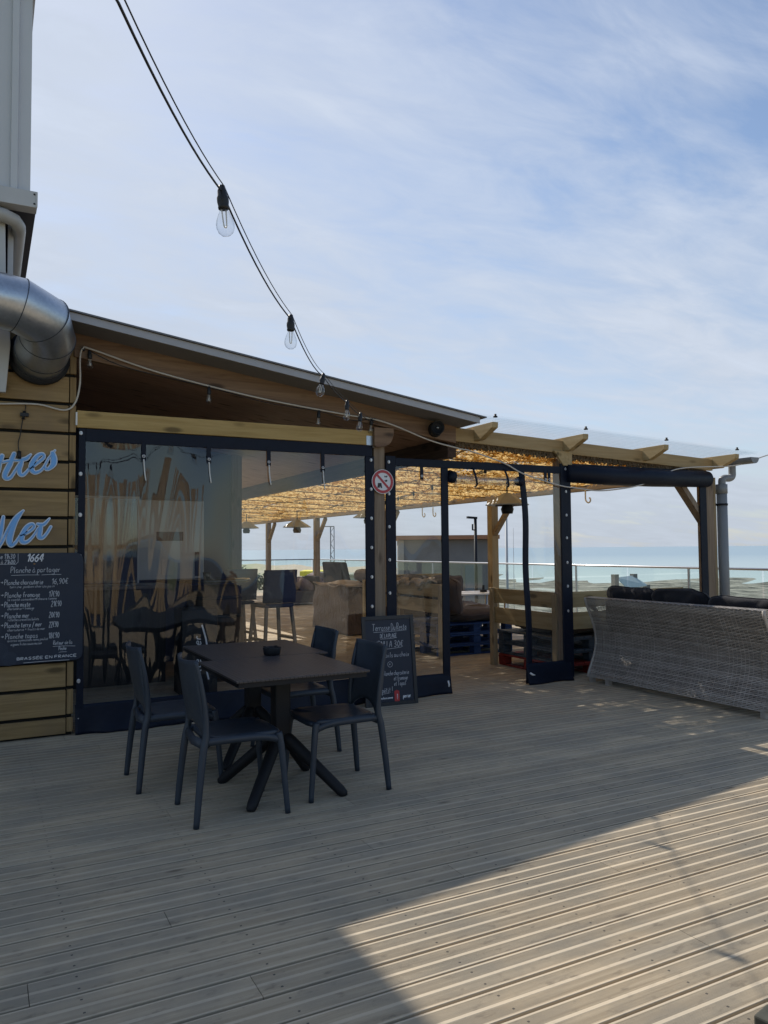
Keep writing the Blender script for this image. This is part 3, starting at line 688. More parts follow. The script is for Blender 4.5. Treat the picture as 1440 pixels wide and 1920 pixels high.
# spotlight on fascia
c = at(822, 804, 6.5); WL = thing('wall_spotlight', 'short black cylindrical spotlight fixed to the brown fascia', 'lamp', (c.x, 6.575, c.z))
b = MB(); b.lathe([(0,0),(.062,0),(.066,.006),(.066,.15),(.058,.155),(.052,.13),(0,.13)], (c.x-.005, 6.56, c.z-.005), 24, (-.35,-1,.03)); part('body', b, M['black'], WL)
b = MB(); b.lathe([(0,0),(.075,0),(.075,.02),(0,.02)], (c.x-.0, 6.577, c.z), 24, (0,-1,0)); part('mount', b, M['black'], WL)
b = MB(); p = Vector((c.x-.005,6.56,c.z-.005))+Vector((-.35,-1,.03)).normalized()*.133; b.lathe([(0,0),(.015,0),(.012,.01),(0,.012)], p, 12, (-.35,-1,.03)); part('lens', b, M['steel'], WL)

# ================================================================== CABLES AND STRING LIGHTS
def bulb_at(parent, p, tilt=(0,0,1), s=1.0):
    p = Vector(p); ax = -Vector(tilt).normalized()
    b = MB(); b.lathe([(0,-.012*s),(.010*s,-.012*s),(.013*s,0),(.0145*s,.004*s),(.0155*s,.020*s),(.0185*s,.026*s),(.0185*s,.040*s),(.0165*s,.052*s),(.0175*s,.056*s),(.0165*s,.062*s),(0,.062*s)], p, 16, ax)
    so = part('socket', b, M['rubber'], parent)
    b = MB(); b.lathe([(.0135*s,.060*s),(.0145*s,.070*s),(.020*s,.082*s),(.0262*s,.098*s),(.0290*s,.112*s),(.0280*s,.124*s),(.0225*s,.137*s),(.013*s,.145*s),(0,.148*s)], p, 22, ax); part('bulb', b, M['bulb'], so)
    e = ax.cross(Vector((0,1,.3))).normalized()*.0045*s
    b = MB(); b.tube(smooth_path([p+ax*.064*s-e*1.5, p+ax*.112*s-e, p+ax*.120*s, p+ax*.112*s+e, p+ax*.064*s+e*1.5], 4), .0022*s, 6); part('filament', b, M['pale_fil'], so)
M['pale_fil'] = plain('pale_filament', (.70,.68,.62), .4)
SL = thing('string_light', 'black string of clear bulbs descending across the sky to the post', 'string lights', (1.8, 4.2, 2.6))
bp = [atd(416, 352, 2.42), atd(545, 593, 3.55), atd(606, 702, 5.05), atd(651, 752, 6.05), atd(676, 775, 6.45)]
a0 = atd(222, -6, 1.50); a1 = Vector((3.36, 6.56, 2.66)); a00 = a0+(a0-bp[0])*1.3+Vector((0,0,.12))
chain = [a00, a0]+bp+[a1]
def sag(p, q, s, n=10): return [p.lerp(q, i/n)-Vector((0,0,s*4*(i/n)*(1-i/n))) for i in range(n+1)]
cb = []; wr = []
for i, (p, q) in enumerate(zip(chain, chain[1:])):
    s = (.05, .028, .040, .045, .02, .012, .01)[i]
    cb += sag(p-Vector((0,0,.012)), q-Vector((0,0,.012)), s)[(1 if i else 0):]; wr += sag(p+Vector((.006,-.003,.006)), q+Vector((.006,-.003,.006)), s*.90)[(1 if i else 0):]
b = MB(); b.tube(cb, .0034, 6); part('cable', b, M['rubber'], SL)
b = MB(); b.tube(wr, .0019, 5); part('support_wire', b, M['rubber'], SL)
for i, p in enumerate(bp): bulb_at(SL, p-Vector((0,0,.006)), [(-.10,.0,1),(0.0,0,1),(.22,.05,1),(.05,0,1),(.10,0,1)][i])
S2 = thing('string_light', 'string of unlit bulbs running under the brown roof fascia', 'string lights', (2, 6.54, 2.8))
pts = [at(168,658,6.545), at(240,690,6.545), at(392,726,6.545), at(500,755,6.545), at(598,771,6.545), at(660,788,6.545), at(697,785,6.545)]
b = MB(); b.tube([Vector(p) for p in smooth_path([tuple(p) for p in pts], 6)], .004, 6); part('cable', b, M['rubber'], S2)
for i in (0, 2, 4, 6): bulb_at(S2, pts[i]-Vector((0,0,.004)), (-.05+.03*i,0,1), .95)
S3 = thing('string_light', 'string of unlit bulbs hanging under the golden reed ceiling', 'string lights', (6, 9, 2.3))
cbp = []; sp3 = []
for i in range(6):
    p = Vector((4.9+.35*i, 7.0+1.15*i, 2.33)); sp3.append(p)
for p, q in zip(sp3, sp3[1:]): cbp += sag(p, q, .05, 6)
b = MB(); b.tube(cbp, .004, 5); part('cable', b, M['rubber'], S3)
for p in sp3: bulb_at(S3, p, (0,0,1), .95)
WC = thing('power_cable', 'pale cable running along the wall, fascia and hanging over the right bay', 'cable', (3, 6.5, 2.7))
cp = [(-60,756,6.57),(0,757,6.57),(70,758,6.57),(120,769,6.57),(141,755,6.57),(150,718,6.56),(150,672,6.55),(156,653,6.54),(175,656,6.545),(300,699,6.545),(480,745,6.55),(640,776,6.55),(700,786,6.54),(742,799,6.53),(807,826,6.53),(865,842,6.54),(880,845,6.55),(944,868,6.56),(983,889,6.56),(1049,910,6.56),(1080,915,6.53),(1120,920,6.53),(1160,917,6.53),(1202,909,6.53),(1238,893,6.53),(1268,880,6.53),(1305,876,6.5),(1366,874,6.45),(1400,868,6.45),(1425,858,6.5),(1475,842,6.6)]
b = MB(); b.tube([Vector(p) for p in smooth_path([tuple(at(*q)) for q in cp], 6)], .0075, 7); part('cable', b, M['cable'], WC)
b = MB()
for q in ((156,655,6.56),(700,787,6.56),(1072,915,6.57)): p = at(*q); b.box(p.x-.012, p.x+.012, 6.535, 6.58, p.z-.012, p.z+.012)
part('clip', b, M['rubber'], WC)
LC = thing('plug_lead', 'short black lead with connectors hanging above the blue lettering', 'cable', at(42, 800, 6.57))
b = MB(); b.tube([Vector(p) for p in smooth_path([tuple(at(*q)) for q in ((48,760,6.58),(47,770,6.575),(42,790,6.58),(38,815,6.575),(34,832,6.575),(36,848,6.57))], 5)], .0035, 6); part('lead', b, M['rubber'], LC)
b = MB(); p = at(46,778,6.575); b.box(p.x-.03, p.x+.03, 6.56, 6.59, p.z-.012, p.z+.014); b.tube([p+Vector((.0,0,.03)), p-Vector((.01,0,.035))], .012, 8); part('connector', b, M['rubber'], LC); b = MB(); p = at(36,853,6.57); b.tube([p+Vector((0,0,.03)), p-Vector((0,0,.03))], .014, 10); part('connector', b, M['rubber'], LC)

# ================================================================== HANDWRITING
GL = {
'a':'9:8,3:10,0:6,1:1,5:0,9:5,9:9,9:2,11:0','b':'0:20,0:1,5:0,9:5,5:10,0:7','c':'9:8,4:10,0:5,4:0,9:2','d':'9:7,4:10,0:5,3:0,8:3,9:20,9:0','e':'0:5,8:6,8:9,4:10,0:5,3:0,9:2',
'f':'9:18,6:20,4:16,4:0/0:10,8:10','g':'9:8,4:10,0:6,3:2,8:5,9:10,9:-6,4:-9,0:-6','h':'0:20,0:0/0:7,4:10,8:8,8:0','i':'3:10,3:1,6:0/3:14,3:15','j':'5:10,5:-6,1:-8/5:14,5:15','k':'0:20,0:0/7:10,0:4,8:0','l':'2:20,2:2,5:0',
'm':'0:10,0:0/0:7,3:10,6:8,6:0/6:7,9:10,12:8,12:0','n':'0:10,0:0/0:7,4:10,8:8,8:0','o':'4:10,0:5,4:0,8:5,4:10,8:9','p':'0:10,0:-9/0:8,5:10,8:5,4:0,0:2','q':'8:8,4:10,0:5,4:0,8:4/8:10,8:-9','r':'0:10,0:0/0:6,3:10,7:9','s':'7:9,3:10,1:7,6:4,5:0,0:1','t':'3:16,3:2,7:0/0:11,7:11',
'u':'0:10,0:2,4:0,8:4/8:10,8:0','v':'0:10,4:0,8:10','w':'0:10,3:0,6:8,9:0,12:10','x':'0:10,8:0/8:10,0:0','y':'0:10,4:1/9:10,2:-9','z':'0:10,8:10,0:0,8:0',
'A':'0:0,6:20,11:0/2:7,10:7','B':'0:0,0:20,7:19,7:12,0:10,9:8,9:1,0:0','C':'11:17,6:20,0:12,2:2,7:0,11:3','D':'0:0,0:20,7:18,11:10,7:1,0:0','E':'10:20,0:20,0:0,10:0/0:10,8:10','F':'0:0,0:20,10:20/0:10,8:10','G':'11:17,6:20,0:12,2:2,8:0,11:4,11:9,6:9','H':'0:20,0:0/10:20,10:0/0:10,10:10','I':'2:0,2:20','L':'0:20,0:0,9:0','M':'0:0,1:20,7:6,13:20,14:0','N':'0:0,0:20,10:0,10:20','O':'6:20,0:10,6:0,12:10,6:20','P':'0:0,0:20,8:19,9:13,6:10,0:9','R':'0:0,0:20,8:19,9:14,6:10,0:10,9:0','S':'10:18,5:20,1:16,4:11,9:8,9:2,4:0,0:3','T':'-2:20,14:20/6:20,6:0','U':'0:20,0:5,5:0,10:5,10:20','V':'0:20,6:0,12:20','Y':'0:20,6:10,12:20/6:10,6:0',
'0':'5:20,0:10,5:0,10:10,5:20','1':'0:14,5:20,5:0','2':'0:16,5:20,9:15,0:0,10:0','3':'0:18,6:20,8:15,3:11,9:6,5:0,0:2','4':'7:0,7:20,0:7,11:7','5':'9:20,1:20,1:12,7:12,9:5,5:0,0:2','6':'8:19,2:12,0:5,5:0,9:4,7:10,1:8','7':'0:20,10:20,4:0','8':'5:11,1:16,5:20,9:16,5:11,0:5,5:0,10:5,5:11','9':'9:12,4:10,1:15,5:20,9:16,8:6,4:0',
'€':'10:17,5:20,1:12,3:2,10:2/-2:12,7:12/-2:8,6:8',',':'2:1,0:-4','!':'2:20,2:5/2:1,2:0','/':'0:-3,8:20','+':'0:10,12:10/6:16,6:4','.':'1:1,2:0','-':'0:9,8:9','>':'0:10,12:10/8:13,13:10,8:7','é':'0:5,8:6,8:9,4:10,0:5,3:0,9:2/3:13,7:16','à':'9:8,3:10,0:6,1:1,5:0,9:5,9:9,9:2,11:0/3:16,6:13','î':'3:10,3:1,6:0/0:13,3:16,6:13','û':'0:10,0:2,4:0,8:4/8:10,8:0/1:13,4:16,7:13','É':'10:20,0:20,0:0,10:0/0:10,8:10/4:23,8:26',':':'1:8,1:9/1:1,1:2','(':'5:22,1:14,1:5,5:-3',')':'0:22,4:14,4:5,0:-3'}
def strip3(mb, pts, w, nrm, lift):
    pts = [Vector(p) for p in pts]; n = len(pts); nrm = Vector(nrm); L = []; Rr = []
    for i, p in enumerate(pts):
        d = pts[min(i+1, n-1)]-pts[max(i-1, 0)]
        if d.length < 1e-7: d = Vector((1,0,0))
        s = nrm.cross(d.normalized())*(w/2); L.append(p+s+nrm*lift); Rr.append(p-s+nrm*lift)
    mb.add(L+Rr, [(i, i+1, n+i+1, n+i) for i in range(n-1)])
class Writer:
    def __init__(s, P, u, v): s.P = Vector(P); s.u = Vector(u).normalized(); s.v = Vector(v).normalized(); s.n = s.u.cross(s.v); s.k = 0; s.rng = random.Random(5)
    def pt(s, x, y): return s.P+s.u*x+s.v*y
    def line(s, mb, pts, w):
        s.k += 1; strip3(mb, [s.pt(*p) for p in smooth_path(pts, 4)], w*.8, s.n, .0008+.00004*(s.k % 17))
    def width(s, text, h): return sum((5 if ch == ' ' else max(int(q.split(':')[0]) for st in GL[ch].split('/') for q in st.split(','))+4.5) for ch in text)*h/20
    def text(s, mb, x, y, text, h, w, slant=.12, jit=.06, squeeze=1.0):
        k = h/20
        for ch in text:
            if ch == ' ': x += 6*k*squeeze; continue
            g = GL[ch]; mx = 0; dy = s.rng.uniform(-jit, jit)*h*.5
            for st in g.split('/'):
                pts = [tuple(float(e) for e in q.split(':')) for q in st.split(',')]; mx = max(mx, max(p[0] for p in pts))
                pts = [((p[0]+p[1]*slant+s.rng.uniform(-.4,.4)*jit*8)*k*squeeze+x, p[1]*k+y+dy) for p in pts]; s.line(mb, pts, w)
            x += (mx+4.5)*k*squeeze
        return x
# wall menu board
zb, zt_ = .565, 1.438
MBD = thing('menu_board', 'dark navy menu board with chalk prices on the timber wall', 'menu board', (.2, 6.56, .57))
b = MB(); cr = .05; poly = [(-1.0,zb+.0),(.702-cr,zb+.03)]+[(.702-cr+cr*math.sin(t), zb+.03+cr-cr*math.cos(t)) for t in (PI/6, PI/3, PI/2)]+[(.702,zt_-.07)]+[(.702-cr+cr*math.cos(t), zt_-.07+cr*math.sin(t)*1.4) for t in (PI/6, PI/3, PI/2)]+[(-1.0,zt_)]
b.prism(poly, (0,6.548,0), (1,0,0), (0,0,1), (0,1,0), .012); part('panel', b, M['slate'], MBD, bevel=.003)
w = Writer((0,6.548,0), (1,0,0), (0,0,1)); ch = MB()
def pxz(px, py): p = at(px, py, 6.548); return p.x, p.z
def wl(mb, px, py, text, hpx, wd=.0052, pxw=None, **kw):
    x, z = pxz(px, py); h = hpx*.0041*1.0; sq = 1.0
    if pxw: sq = (pxz(px+pxw, py)[0]-x)/max(1e-3, w.width(text, h))
    w.text(mb, x, z, text, h, wd, squeeze=sq, **kw)
def ul(mb, x0, y0, x1, y1, wd=.004): a = pxz(x0, y0); c_ = pxz(x1, y1); w.line(mb, [a, ((a[0]+c_[0])/2, (a[1]+c_[1])/2+.002), c_], wd)
wl(ch, 1, 1048, 'e 11h30', 9, pxw=28); wl(ch, 2, 1058, 'à 21h00', 8, pxw=27)
ul(ch, -20, 1059, 30, 1058); ul(ch, 30, 1058, 34, 1054); ul(ch, 34, 1054, 34, 1038)
part('opening_hours', ch, M['chalk'], MBD); ch = MB()
wl(ch, 20, 1074, 'Planche à partager', 11, pxw=93); ul(ch, 21, 1079, 74, 1078); ul(ch, 78, 1078, 115, 1077)
rows = [(1097,'> Planche charcuterie',80,'16,90€',97,32,'terrine jambon chorizo pain',18,84,1103),(1121,'> Planche fromage',74,'17€90',92,20,'le comté camembert chèvre tomme',14,92,1127),(1139,'> Planche mixte',56,'21€90',96,20,'charcuterie + fromage',14,50,1144),
        (1160,'> Planche mer',54,'20€90',92,20,'rillettes crevettes bulots',15,58,1165),(1178,'> Planche terre / mer',77,'22€90',92,18,'charcuterie + fruits de mer',14,70,1184),(1199,'> Planche tapas',70,'18€90',91,21,'accras samoussas nems poulet',14,76,1204)]
for y, t1, w1, t2, x2, w2, t3, x3, w3, y3 in rows:
    wl(ch, 1, y, t1, 9.5, pxw=w1); wl(ch, x2, y-2, t2, 10.5, pxw=w2)
    wl(ch, x3, y3, t3.replace('è','e'), 5, .003, pxw=w3)
wl(ch, 20, 1211, 'oignons frites sauce maison', 5, .003, pxw=58)
wl(ch, 100, 1209, 'Retour de la', 7.5, .0045, pxw=36); ul(ch, 99, 1212, 141, 1211); wl(ch, 110, 1219, 'Pêche'.replace('ê','e'), 7, .0045, pxw=15); ul(ch, 110, 1223, 125, 1222)
part('chalk_writing', ch, M['chalk'], MBD)
pr2 = MB(); wl(pr2, 50, 1053, '1664', 14.5, .010, pxw=33, jit=0, slant=.28); wl(pr2, 32, 1238, 'BRASSÉE EN FRANCE', 4.5, .004, pxw=112, jit=0, slant=0); ul(pr2, 44, 1243, 130, 1237, .003)
part('printed_text', pr2, M['print'], MBD)
gd = MB(); wl(gd, 63, 1058, 'ii', 3, .006, jit=0); part('gold_mark', gd, M['gold'], MBD)
hp = MB()
for cx, cy, r in ((-2,1221,14),(18,1236,12)):
    for q in range(4):
        a, c_ = pxz(cx, cy); rr_ = r*.0041*(1-q*.24); w.line(hp, [(a+rr_*math.cos(t*PI/8), c_+rr_*math.sin(t*PI/8)) for t in range(17)], .0025)
part('hop_print', hp, plain('blue_grey_print', (.06,.08,.12), .6), MBD)

# leaning chalkboard
tl, tr_ = at(678,1158,6.585), at(772,1151,6.54); bl, br_ = atz(694,1322,.0), atz(786,1312,.0)
bl = Vector((3.30, 6.45, .0)); br_ = Vector((3.79, 6.36, .0)); tl = Vector((3.225, 6.555, .86)); tr_ = Vector((3.715, 6.49, .865))
bl, br_ = atz(686,1328), atz(785,1318); up = Vector((-.012, .085, .80)); 
def chk(p): return p
tl = at(678,1158,bl.y+.06); tr_ = at(774,1151,br_.y+.06)
AB = thing('chalkboard', 'dark chalkboard menu propped against the signed post', 'chalkboard', (bl+br_)/2)
u = (br_-bl); uu = u.normalized(); vv = ((tl+tr_)/2-(bl+br_)/2); H = vv.length; vv.normalize(); nn = uu.cross(vv).normalized(); Wd = (u.length+(tr_-tl).length)/2; o = (bl+br_)/2-uu*(Wd/2)
def fr(b, x0, x1, y0, y1, n0, n1):
    vs = [o+uu*x+vv*y+nn*n for n in (n0, n1) for y in (y0, y1) for x in (x0, x1)]
    b.add(vs, [(0,2,3,1),(4,5,7,6),(0,1,5,4),(2,6,7,3),(0,4,6,2),(1,3,7,5)])
b = MB(); fr(b, .0, .035, 0, H, -.018, .0); fr(b, Wd-.035, Wd, 0, H, -.018, .0); fr(b, .0355, Wd-.0355, H-.035, H, -.018, 0); fr(b, .0355, Wd-.0355, .0, .035, -.018, 0); part('frame', b, M['slateframe'], AB, bevel=.002)
b = MB(); fr(b, .036, Wd-.036, .036, H-.036, -.017, -.008); part('panel', b, M['slate'], AB)
w = Writer(o-nn*.008, uu, vv); ch = MB()
def tx(x, y, t_, h, wd, W_, **kw): w.text(ch, x*Wd, y*H, t_, h, wd, squeeze=W_*Wd/w.width(t_, h), **kw)
def ln(x0, y0, x1, y1): w.line(ch, [(x0*Wd, y0*H), ((x0+x1)/2*Wd, (y0+y1)/2*H-.003), (x1*Wd, y1*H)], .0045)
tx(.20,.835,'Terrasse Du Resto',.062,.0055,.66); ln(.22,.82,.86,.83)
tx(.34,.755,'DE LA PLAGE',.034,.0055,.32); ln(.34,.742,.66,.75)
tx(.20,.645,'MENU A 30€',.058,.0062,.58); ln(.32,.625,.74,.64)
tx(.22,.535,'Cocktails au choix',.044,.0052,.66)
w.line(ch, [((.50+.045*math.cos(t*PI/8))*Wd, (.455+.030*math.sin(t*PI/8))*H) for t in range(17)], .0045); tx(.478,.44,'+',.026,.0045,.04)
tx(.36,.335,'planche charcuterie',.042,.0050,.50); tx(.56,.275,'et fromage',.042,.0050,.27); tx(.56,.215,'et Tapas',.042,.0050,.23)
part('chalk_writing', ch, M['chalk'], AB); ch = MB()
tx(.12,.145,'Bon appétit !',.052,.0055,.40); ln(.14,.13,.46,.14)
w.line(ch, [(.56*Wd,.135*H),(.575*Wd,.12*H),(.59*Wd,.14*H)], .0045)
part('chalk_greeting', ch, M['chalk'], AB)
chs = ch; ch = MB(); tx(.22,.078,'La mulassienne',.020,.0055,.30, jit=0); tx(.72,.075,'perrier',.036,.0075,.15, jit=0); part('printed_text', ch, M['print'], AB)
b = MB(); b.prism([(-.025,-.045),(.0,-.055),(.025,-.045),(.025,.045),(.0,.055),(-.025,.045)], o-nn*.0075+uu*(.60*Wd)+vv*(.10*H), uu, vv, nn, .0012); lg = part('red_logo', b, M['red'], AB)
ch = MB(); w2 = w; w = Writer(o-nn*.006+uu*(.60*Wd+.008)+vv*(.065*H), vv, -uu); w.text(ch, 0, 0, 'rince', .016, .004, jit=0); part('logo_text', ch, M['print'], lg)

# ================================================================== CHAIRS
def make_chair():
    t = thing('plastic_chair', '', 'chair', (0,0,0), 'anthracite chairs around the tables')
    m = M['chair']
    # seat: rounded slab dipping in the middle
    b = MB()
    def rim(u):                                   # outline of the seat
        a = 2*PI*u; cx, sy = math.cos(a), math.sin(a); e = .42
        return (math.copysign(abs(cx)**e, cx)*.215+.015, math.copysign(abs(sy)**e, sy)*(.212-.012*(cx < 0)))
    n = 40; lv = [(0,.438),(.45,.440),(.80,.449),(.96,.455),(1.0,.450),(1.0,.436),(.985,.424),(.6,.421),(0,.420)]
    vs = []; 
    for r, z in lv: vs += [(.015+(rim(k/n)[0]-.015)*r, rim(k/n)[1]*r, z+(.012 if r > .5 and rim(k/n)[0] > .1 else 0)*(-r if rim(k/n)[0] > .19 else 0)) for k in range(n)]
    b.add(vs, [(i*n+k, i*n+(k+1) % n, (i+1)*n+(k+1) % n, (i+1)*n+k) for i in range(len(lv)-1) for k in range(n)], True)
    for s in (-1, 1): b.tube(smooth_path([(-.215,s*.188,.428),(-.08,s*.199,.432),(.10,s*.203,.428),(.195,s*.198,.405)], 5), [.017]*15+[.02], 8, flat=1.25)
    b.tube([(.205,-.17,.428),(.212,0,.424),(.205,.17,.428)], .014, 8); b.tube([(-.215,-.17,.415),(-.225,0,.405),(-.215,.17,.415)], .018, 8, flat=1.6)
    part('seat', b, m, t)
    b = MB()                                       # back shell, curved in plan, bowed in profile
    def bk(u, v):
        y = (u*2-1); hw = .192+.012*math.sin(v*PI)
        lo = .505-.055*(1-abs(y)**2.2)*0+.0; z = .47+.385*v+(.045*(abs(y)**3)*(1-v))*-1+.010*(y*y)*v
        z += .040*(1-y*y)*(1-v)
        x = -.222-.075*v**1.6-.020*math.sin(v*PI)+.045*y*y*(.5+.5*v)
        return (x, y*hw, z)
    b.grid(bk, 18, 16); o_ = part('backrest', b, m, t, solid=.013, bevel=0)
    for s in (-1, 1):
        b = MB()                                   # rear leg running up into the side of the back
        pts = [(-.262,s*.222,.0),(-.243,s*.213,.20),(-.222,s*.203,.38),(-.205,s*.198,.47),(-.212,s*.202,.60),(-.235,s*.203,.74),(-.262,s*.198,.858)]
        b.tube(smooth_path(pts, 5), [.0165,.017,.018,.0185,.019,.0195,.020,.0205,.021,.021,.021,.0215,.021,.0205,.020,.019,.018,.017,.0165,.016,.0155,.015,.0145,.014,.0135,.013,.0125,.012,.0115,.011,.010], 10, flat=1.0); part('leg', b, m, t)
        b = MB(); pts = [(.243,s*.222,.0),(.226,s*.214,.20),(.212,s*.206,.36),(.198,s*.198,.44)]
        b.tube(smooth_path(pts, 5), [.0155+.0004*i for i in range(13)]+[.021,.021,.02], 10); part('leg', b, m, t)
    return t
ch0 = make_chair()
spots = [((1.262,4.30,0), 0.0, 'nearest dark plastic chair, left of the front table, its back to the wall sign'), ((1.10,5.045,0), 0.0, 'dark plastic chair at the left of the rear table beside the curtain skirt'),
         ((1.925,4.40,0), PI, 'dark plastic chair at the right of the front table, before the chalkboard'), ((2.02,5.34,0), PI+.0, 'dark plastic chair at the right of the rear table, farthest from the camera')]
for i, (p, rz_, lab) in enumerate(spots):
    if i == 0: ch0.location = p; ch0.rotation_euler.z = rz_; ch0['label'] = lab
    else: dup(ch0, p, rz_, lab)
def make_table():
    t = thing('bistro_table', '', 'table', (0,0,0), 'dark square tables')
    b = MB(); b.box(-.40, .40, -.425, .425, .728, .741); part('tabletop', b, M['tabletop'], t, bevel=.003)
    b = MB(); b.box(-.385, .385, -.41, -.385, .70, .727); b.box(-.385, .385, .385, .41, .70, .727); b.box(-.385, -.36, -.384, .384, .70, .727); b.box(.36, .385, -.384, .384, .70, .727); b.box(-.22, .22, -.22, .22, .715, .7275); part('under_frame', b, M['black'], t)
    b = MB(); b.box(-.05, .05, -.05, .05, .26, .714); part('column', b, M['black'], t, bevel=.012)
    for sx in (-1, 1):
        for sy in (-1, 1):
            b = MB(); b.tube([(sx*.012,sy*.012,.33),(sx*.05,sy*.05,.29),(sx*.268,sy*.285,.03),(sx*.285,sy*.302,.008),(sx*.287,sy*.304,.0)], [.036,.037,.031,.026,.018], 12); part('leg', b, M['black'], t)
    return t
tb = make_table(); tb.location = (1.615,4.50,0); tb['label'] = 'front dark slatted square table with a black ashtray at its far edge'
dup(tb, (1.715,5.36,0), 0, 'rear dark slatted square table between the front table and the curtain')
p = atz(510,1228,.741); AS = thing('ashtray', 'small black ashtray on the front table near the seam', 'ashtray', p)
b = MB(); b.lathe([(0,.001),(.050,.001),(.056,.012),(.062,.048),(.060,.052),(.052,.05),(.046,.012),(0,.010)], p, 28); part('bowl', b, M['black'], AS)
b = MB()
for k in range(4): a = PI/4+k*PI/2; b.box(p.x+.056*math.cos(a)-.008, p.x+.056*math.cos(a)+.008, p.y+.056*math.sin(a)-.008, p.y+.056*math.sin(a)+.008, p.z+.0525, p.z+.056)
part('rest', b, M['black'], AS)

# ================================================================== WICKER SOFA
WS = thing('wicker_sofa', 'grey woven wicker sofa turned with its back to the deck', 'sofa', (6.2, 5.35, 0))
Y0, Y1 = 4.28, 6.42
def prof(v):                                       # x offset of the back against height
    z = .055+.845*v; x = 5.795+.15*math.sin(PI*min(1, v*1.02))**1.25*(1-.25*v)-.015*v
    return x, z
def surf(u, v):
    x, z = prof(v); y = Y0+(Y1-Y0)*u; y += (.028*math.cos(PI*u))*(1-2*abs(v-.5))*0
    return Vector((x, y, z))
def weave(mb, S_, nrow, ncol, nrm, rw, rev=False, amp=.0035, skip=None):
    for r in range(nrow):
        v = (r+.5)/nrow; A, B_ = [], []
        for c in range(ncol+1):
            for h in ((0, .5) if c < ncol else (0,)):
                u = (c+h)/ncol; p = S_(u, v); q = S_(u, min(1, v+.004))-S_(u, max(0, v-.004)); q.normalize(); n_ = nrm(u, v)
                off = amp*math.cos(PI*(c+h)+PI*(r % 2)); p = p+n_*off
                A.append(p+q*rw/2); B_.append(p-q*rw/2)
        k = len(A); mb.add(A+B_, [(i, i+1, k+i+1, k+i) for i in range(k-1)], True)
def stakes(mb, S_, ncol, nrm, sw, nv=30):
    for c in range(ncol):
        u = (c+.0)/ncol; A, B_ = [], []
        for k in range(nv+1):
            v = k/nv; p = S_(u, v); t_ = (S_(min(1, u+.002), v)-S_(max(0, u-.002), v)).normalized()
            A.append(p+t_*sw/2); B_.append(p-t_*sw/2)
        n = len(A); mb.add(A+B_, [(i, i+1, n+i+1, n+i) for i in range(n-1)], True)
nb = lambda u, v: Vector((-1, 0, .0))
b = MB(); weave(b, surf, 60, 56, nb, .0112, amp=.005); stakes(b, surf, 52, nb, .006); part('woven_back', b, M['wicker'], WS, fix=False)
def endf(s_):
    def f(u, v):
        x, z = prof(v); xi = 5.775+.15*0+.14+.02*v
        return Vector((x+(.13)*u, Y1+.004 if s_ else Y0-.004, z))
    return f
for s_ in (0, 1):
    b = MB(); E_ = endf(s_); weave(b, E_, 52, 4, lambda u, v: Vector((0, 1 if s_ else -1, 0)), .0125); stakes(b, E_, 5, None, .006); part('end_panel', b, M['wicker'], WS, fix=False)
b = MB(); b.tube([(*(lambda q: (q[0],))(prof(v)), Y1+.006, prof(v)[1]) for v in [k/20 for k in range(21)]], .014, 8); part('edge_binding', b, M['wicker'], WS)
b = MB(); b.tube([(prof(k/20)[0], Y0-.006, prof(k/20)[1]) for k in range(21)], .014, 8); part('edge_binding', b, M['wicker'], WS)
b = MB(); 
def toprail(u, v): return Vector((prof(1)[0]-.004+.135*v, Y0-.01+(Y1-Y0+.02)*u, .902+.006*math.sin(PI*v)))
weave(b, toprail, 12, 62, lambda u, v: Vector((0,0,1)), .0086); stakes(b, toprail, 62, None, .010, 6); part('top_rail', b, M['wicker'], WS, fix=False)
b = MB(); b.box(6.06, 6.60, Y0+.03, Y1-.03, .06, .33); b.box(6.02, 6.06, Y0+.05, Y1-.05, .331, .86); part('inner_frame', b, M['cushion'], WS)
def armf(yy, s_):
    return lambda u, v: Vector((5.90+.72*u, yy, .06+.56*v))
for yy, s_ in ((Y0, -1), (Y0+.12, 1), (Y1-.12, -1), (Y1, 1)):
    b = MB(); weave(b, armf(yy, s_), 34, 20, lambda u, v: Vector((0, s_, 0)), .0125); stakes(b, armf(yy, s_), 20, None, .006); part('arm_panel', b, M['wicker'], WS, fix=False)
for yy in (Y0, Y1-.12):
    b = MB(); b.box(5.92, 6.64, yy+.004, yy+.116, .622, .64); part('arm_top', b, M['wicker'], WS, bevel=.006)
for x, y in ((5.80,Y0+.02),(5.80,Y1-.06),(5.80,Y1-.30),(6.58,Y0+.02),(6.58,Y1-.06)):
    b = MB(); b.box(x, x+.05, y, y+.05, 0, .07); part('foot', b, M['wicker'], WS)
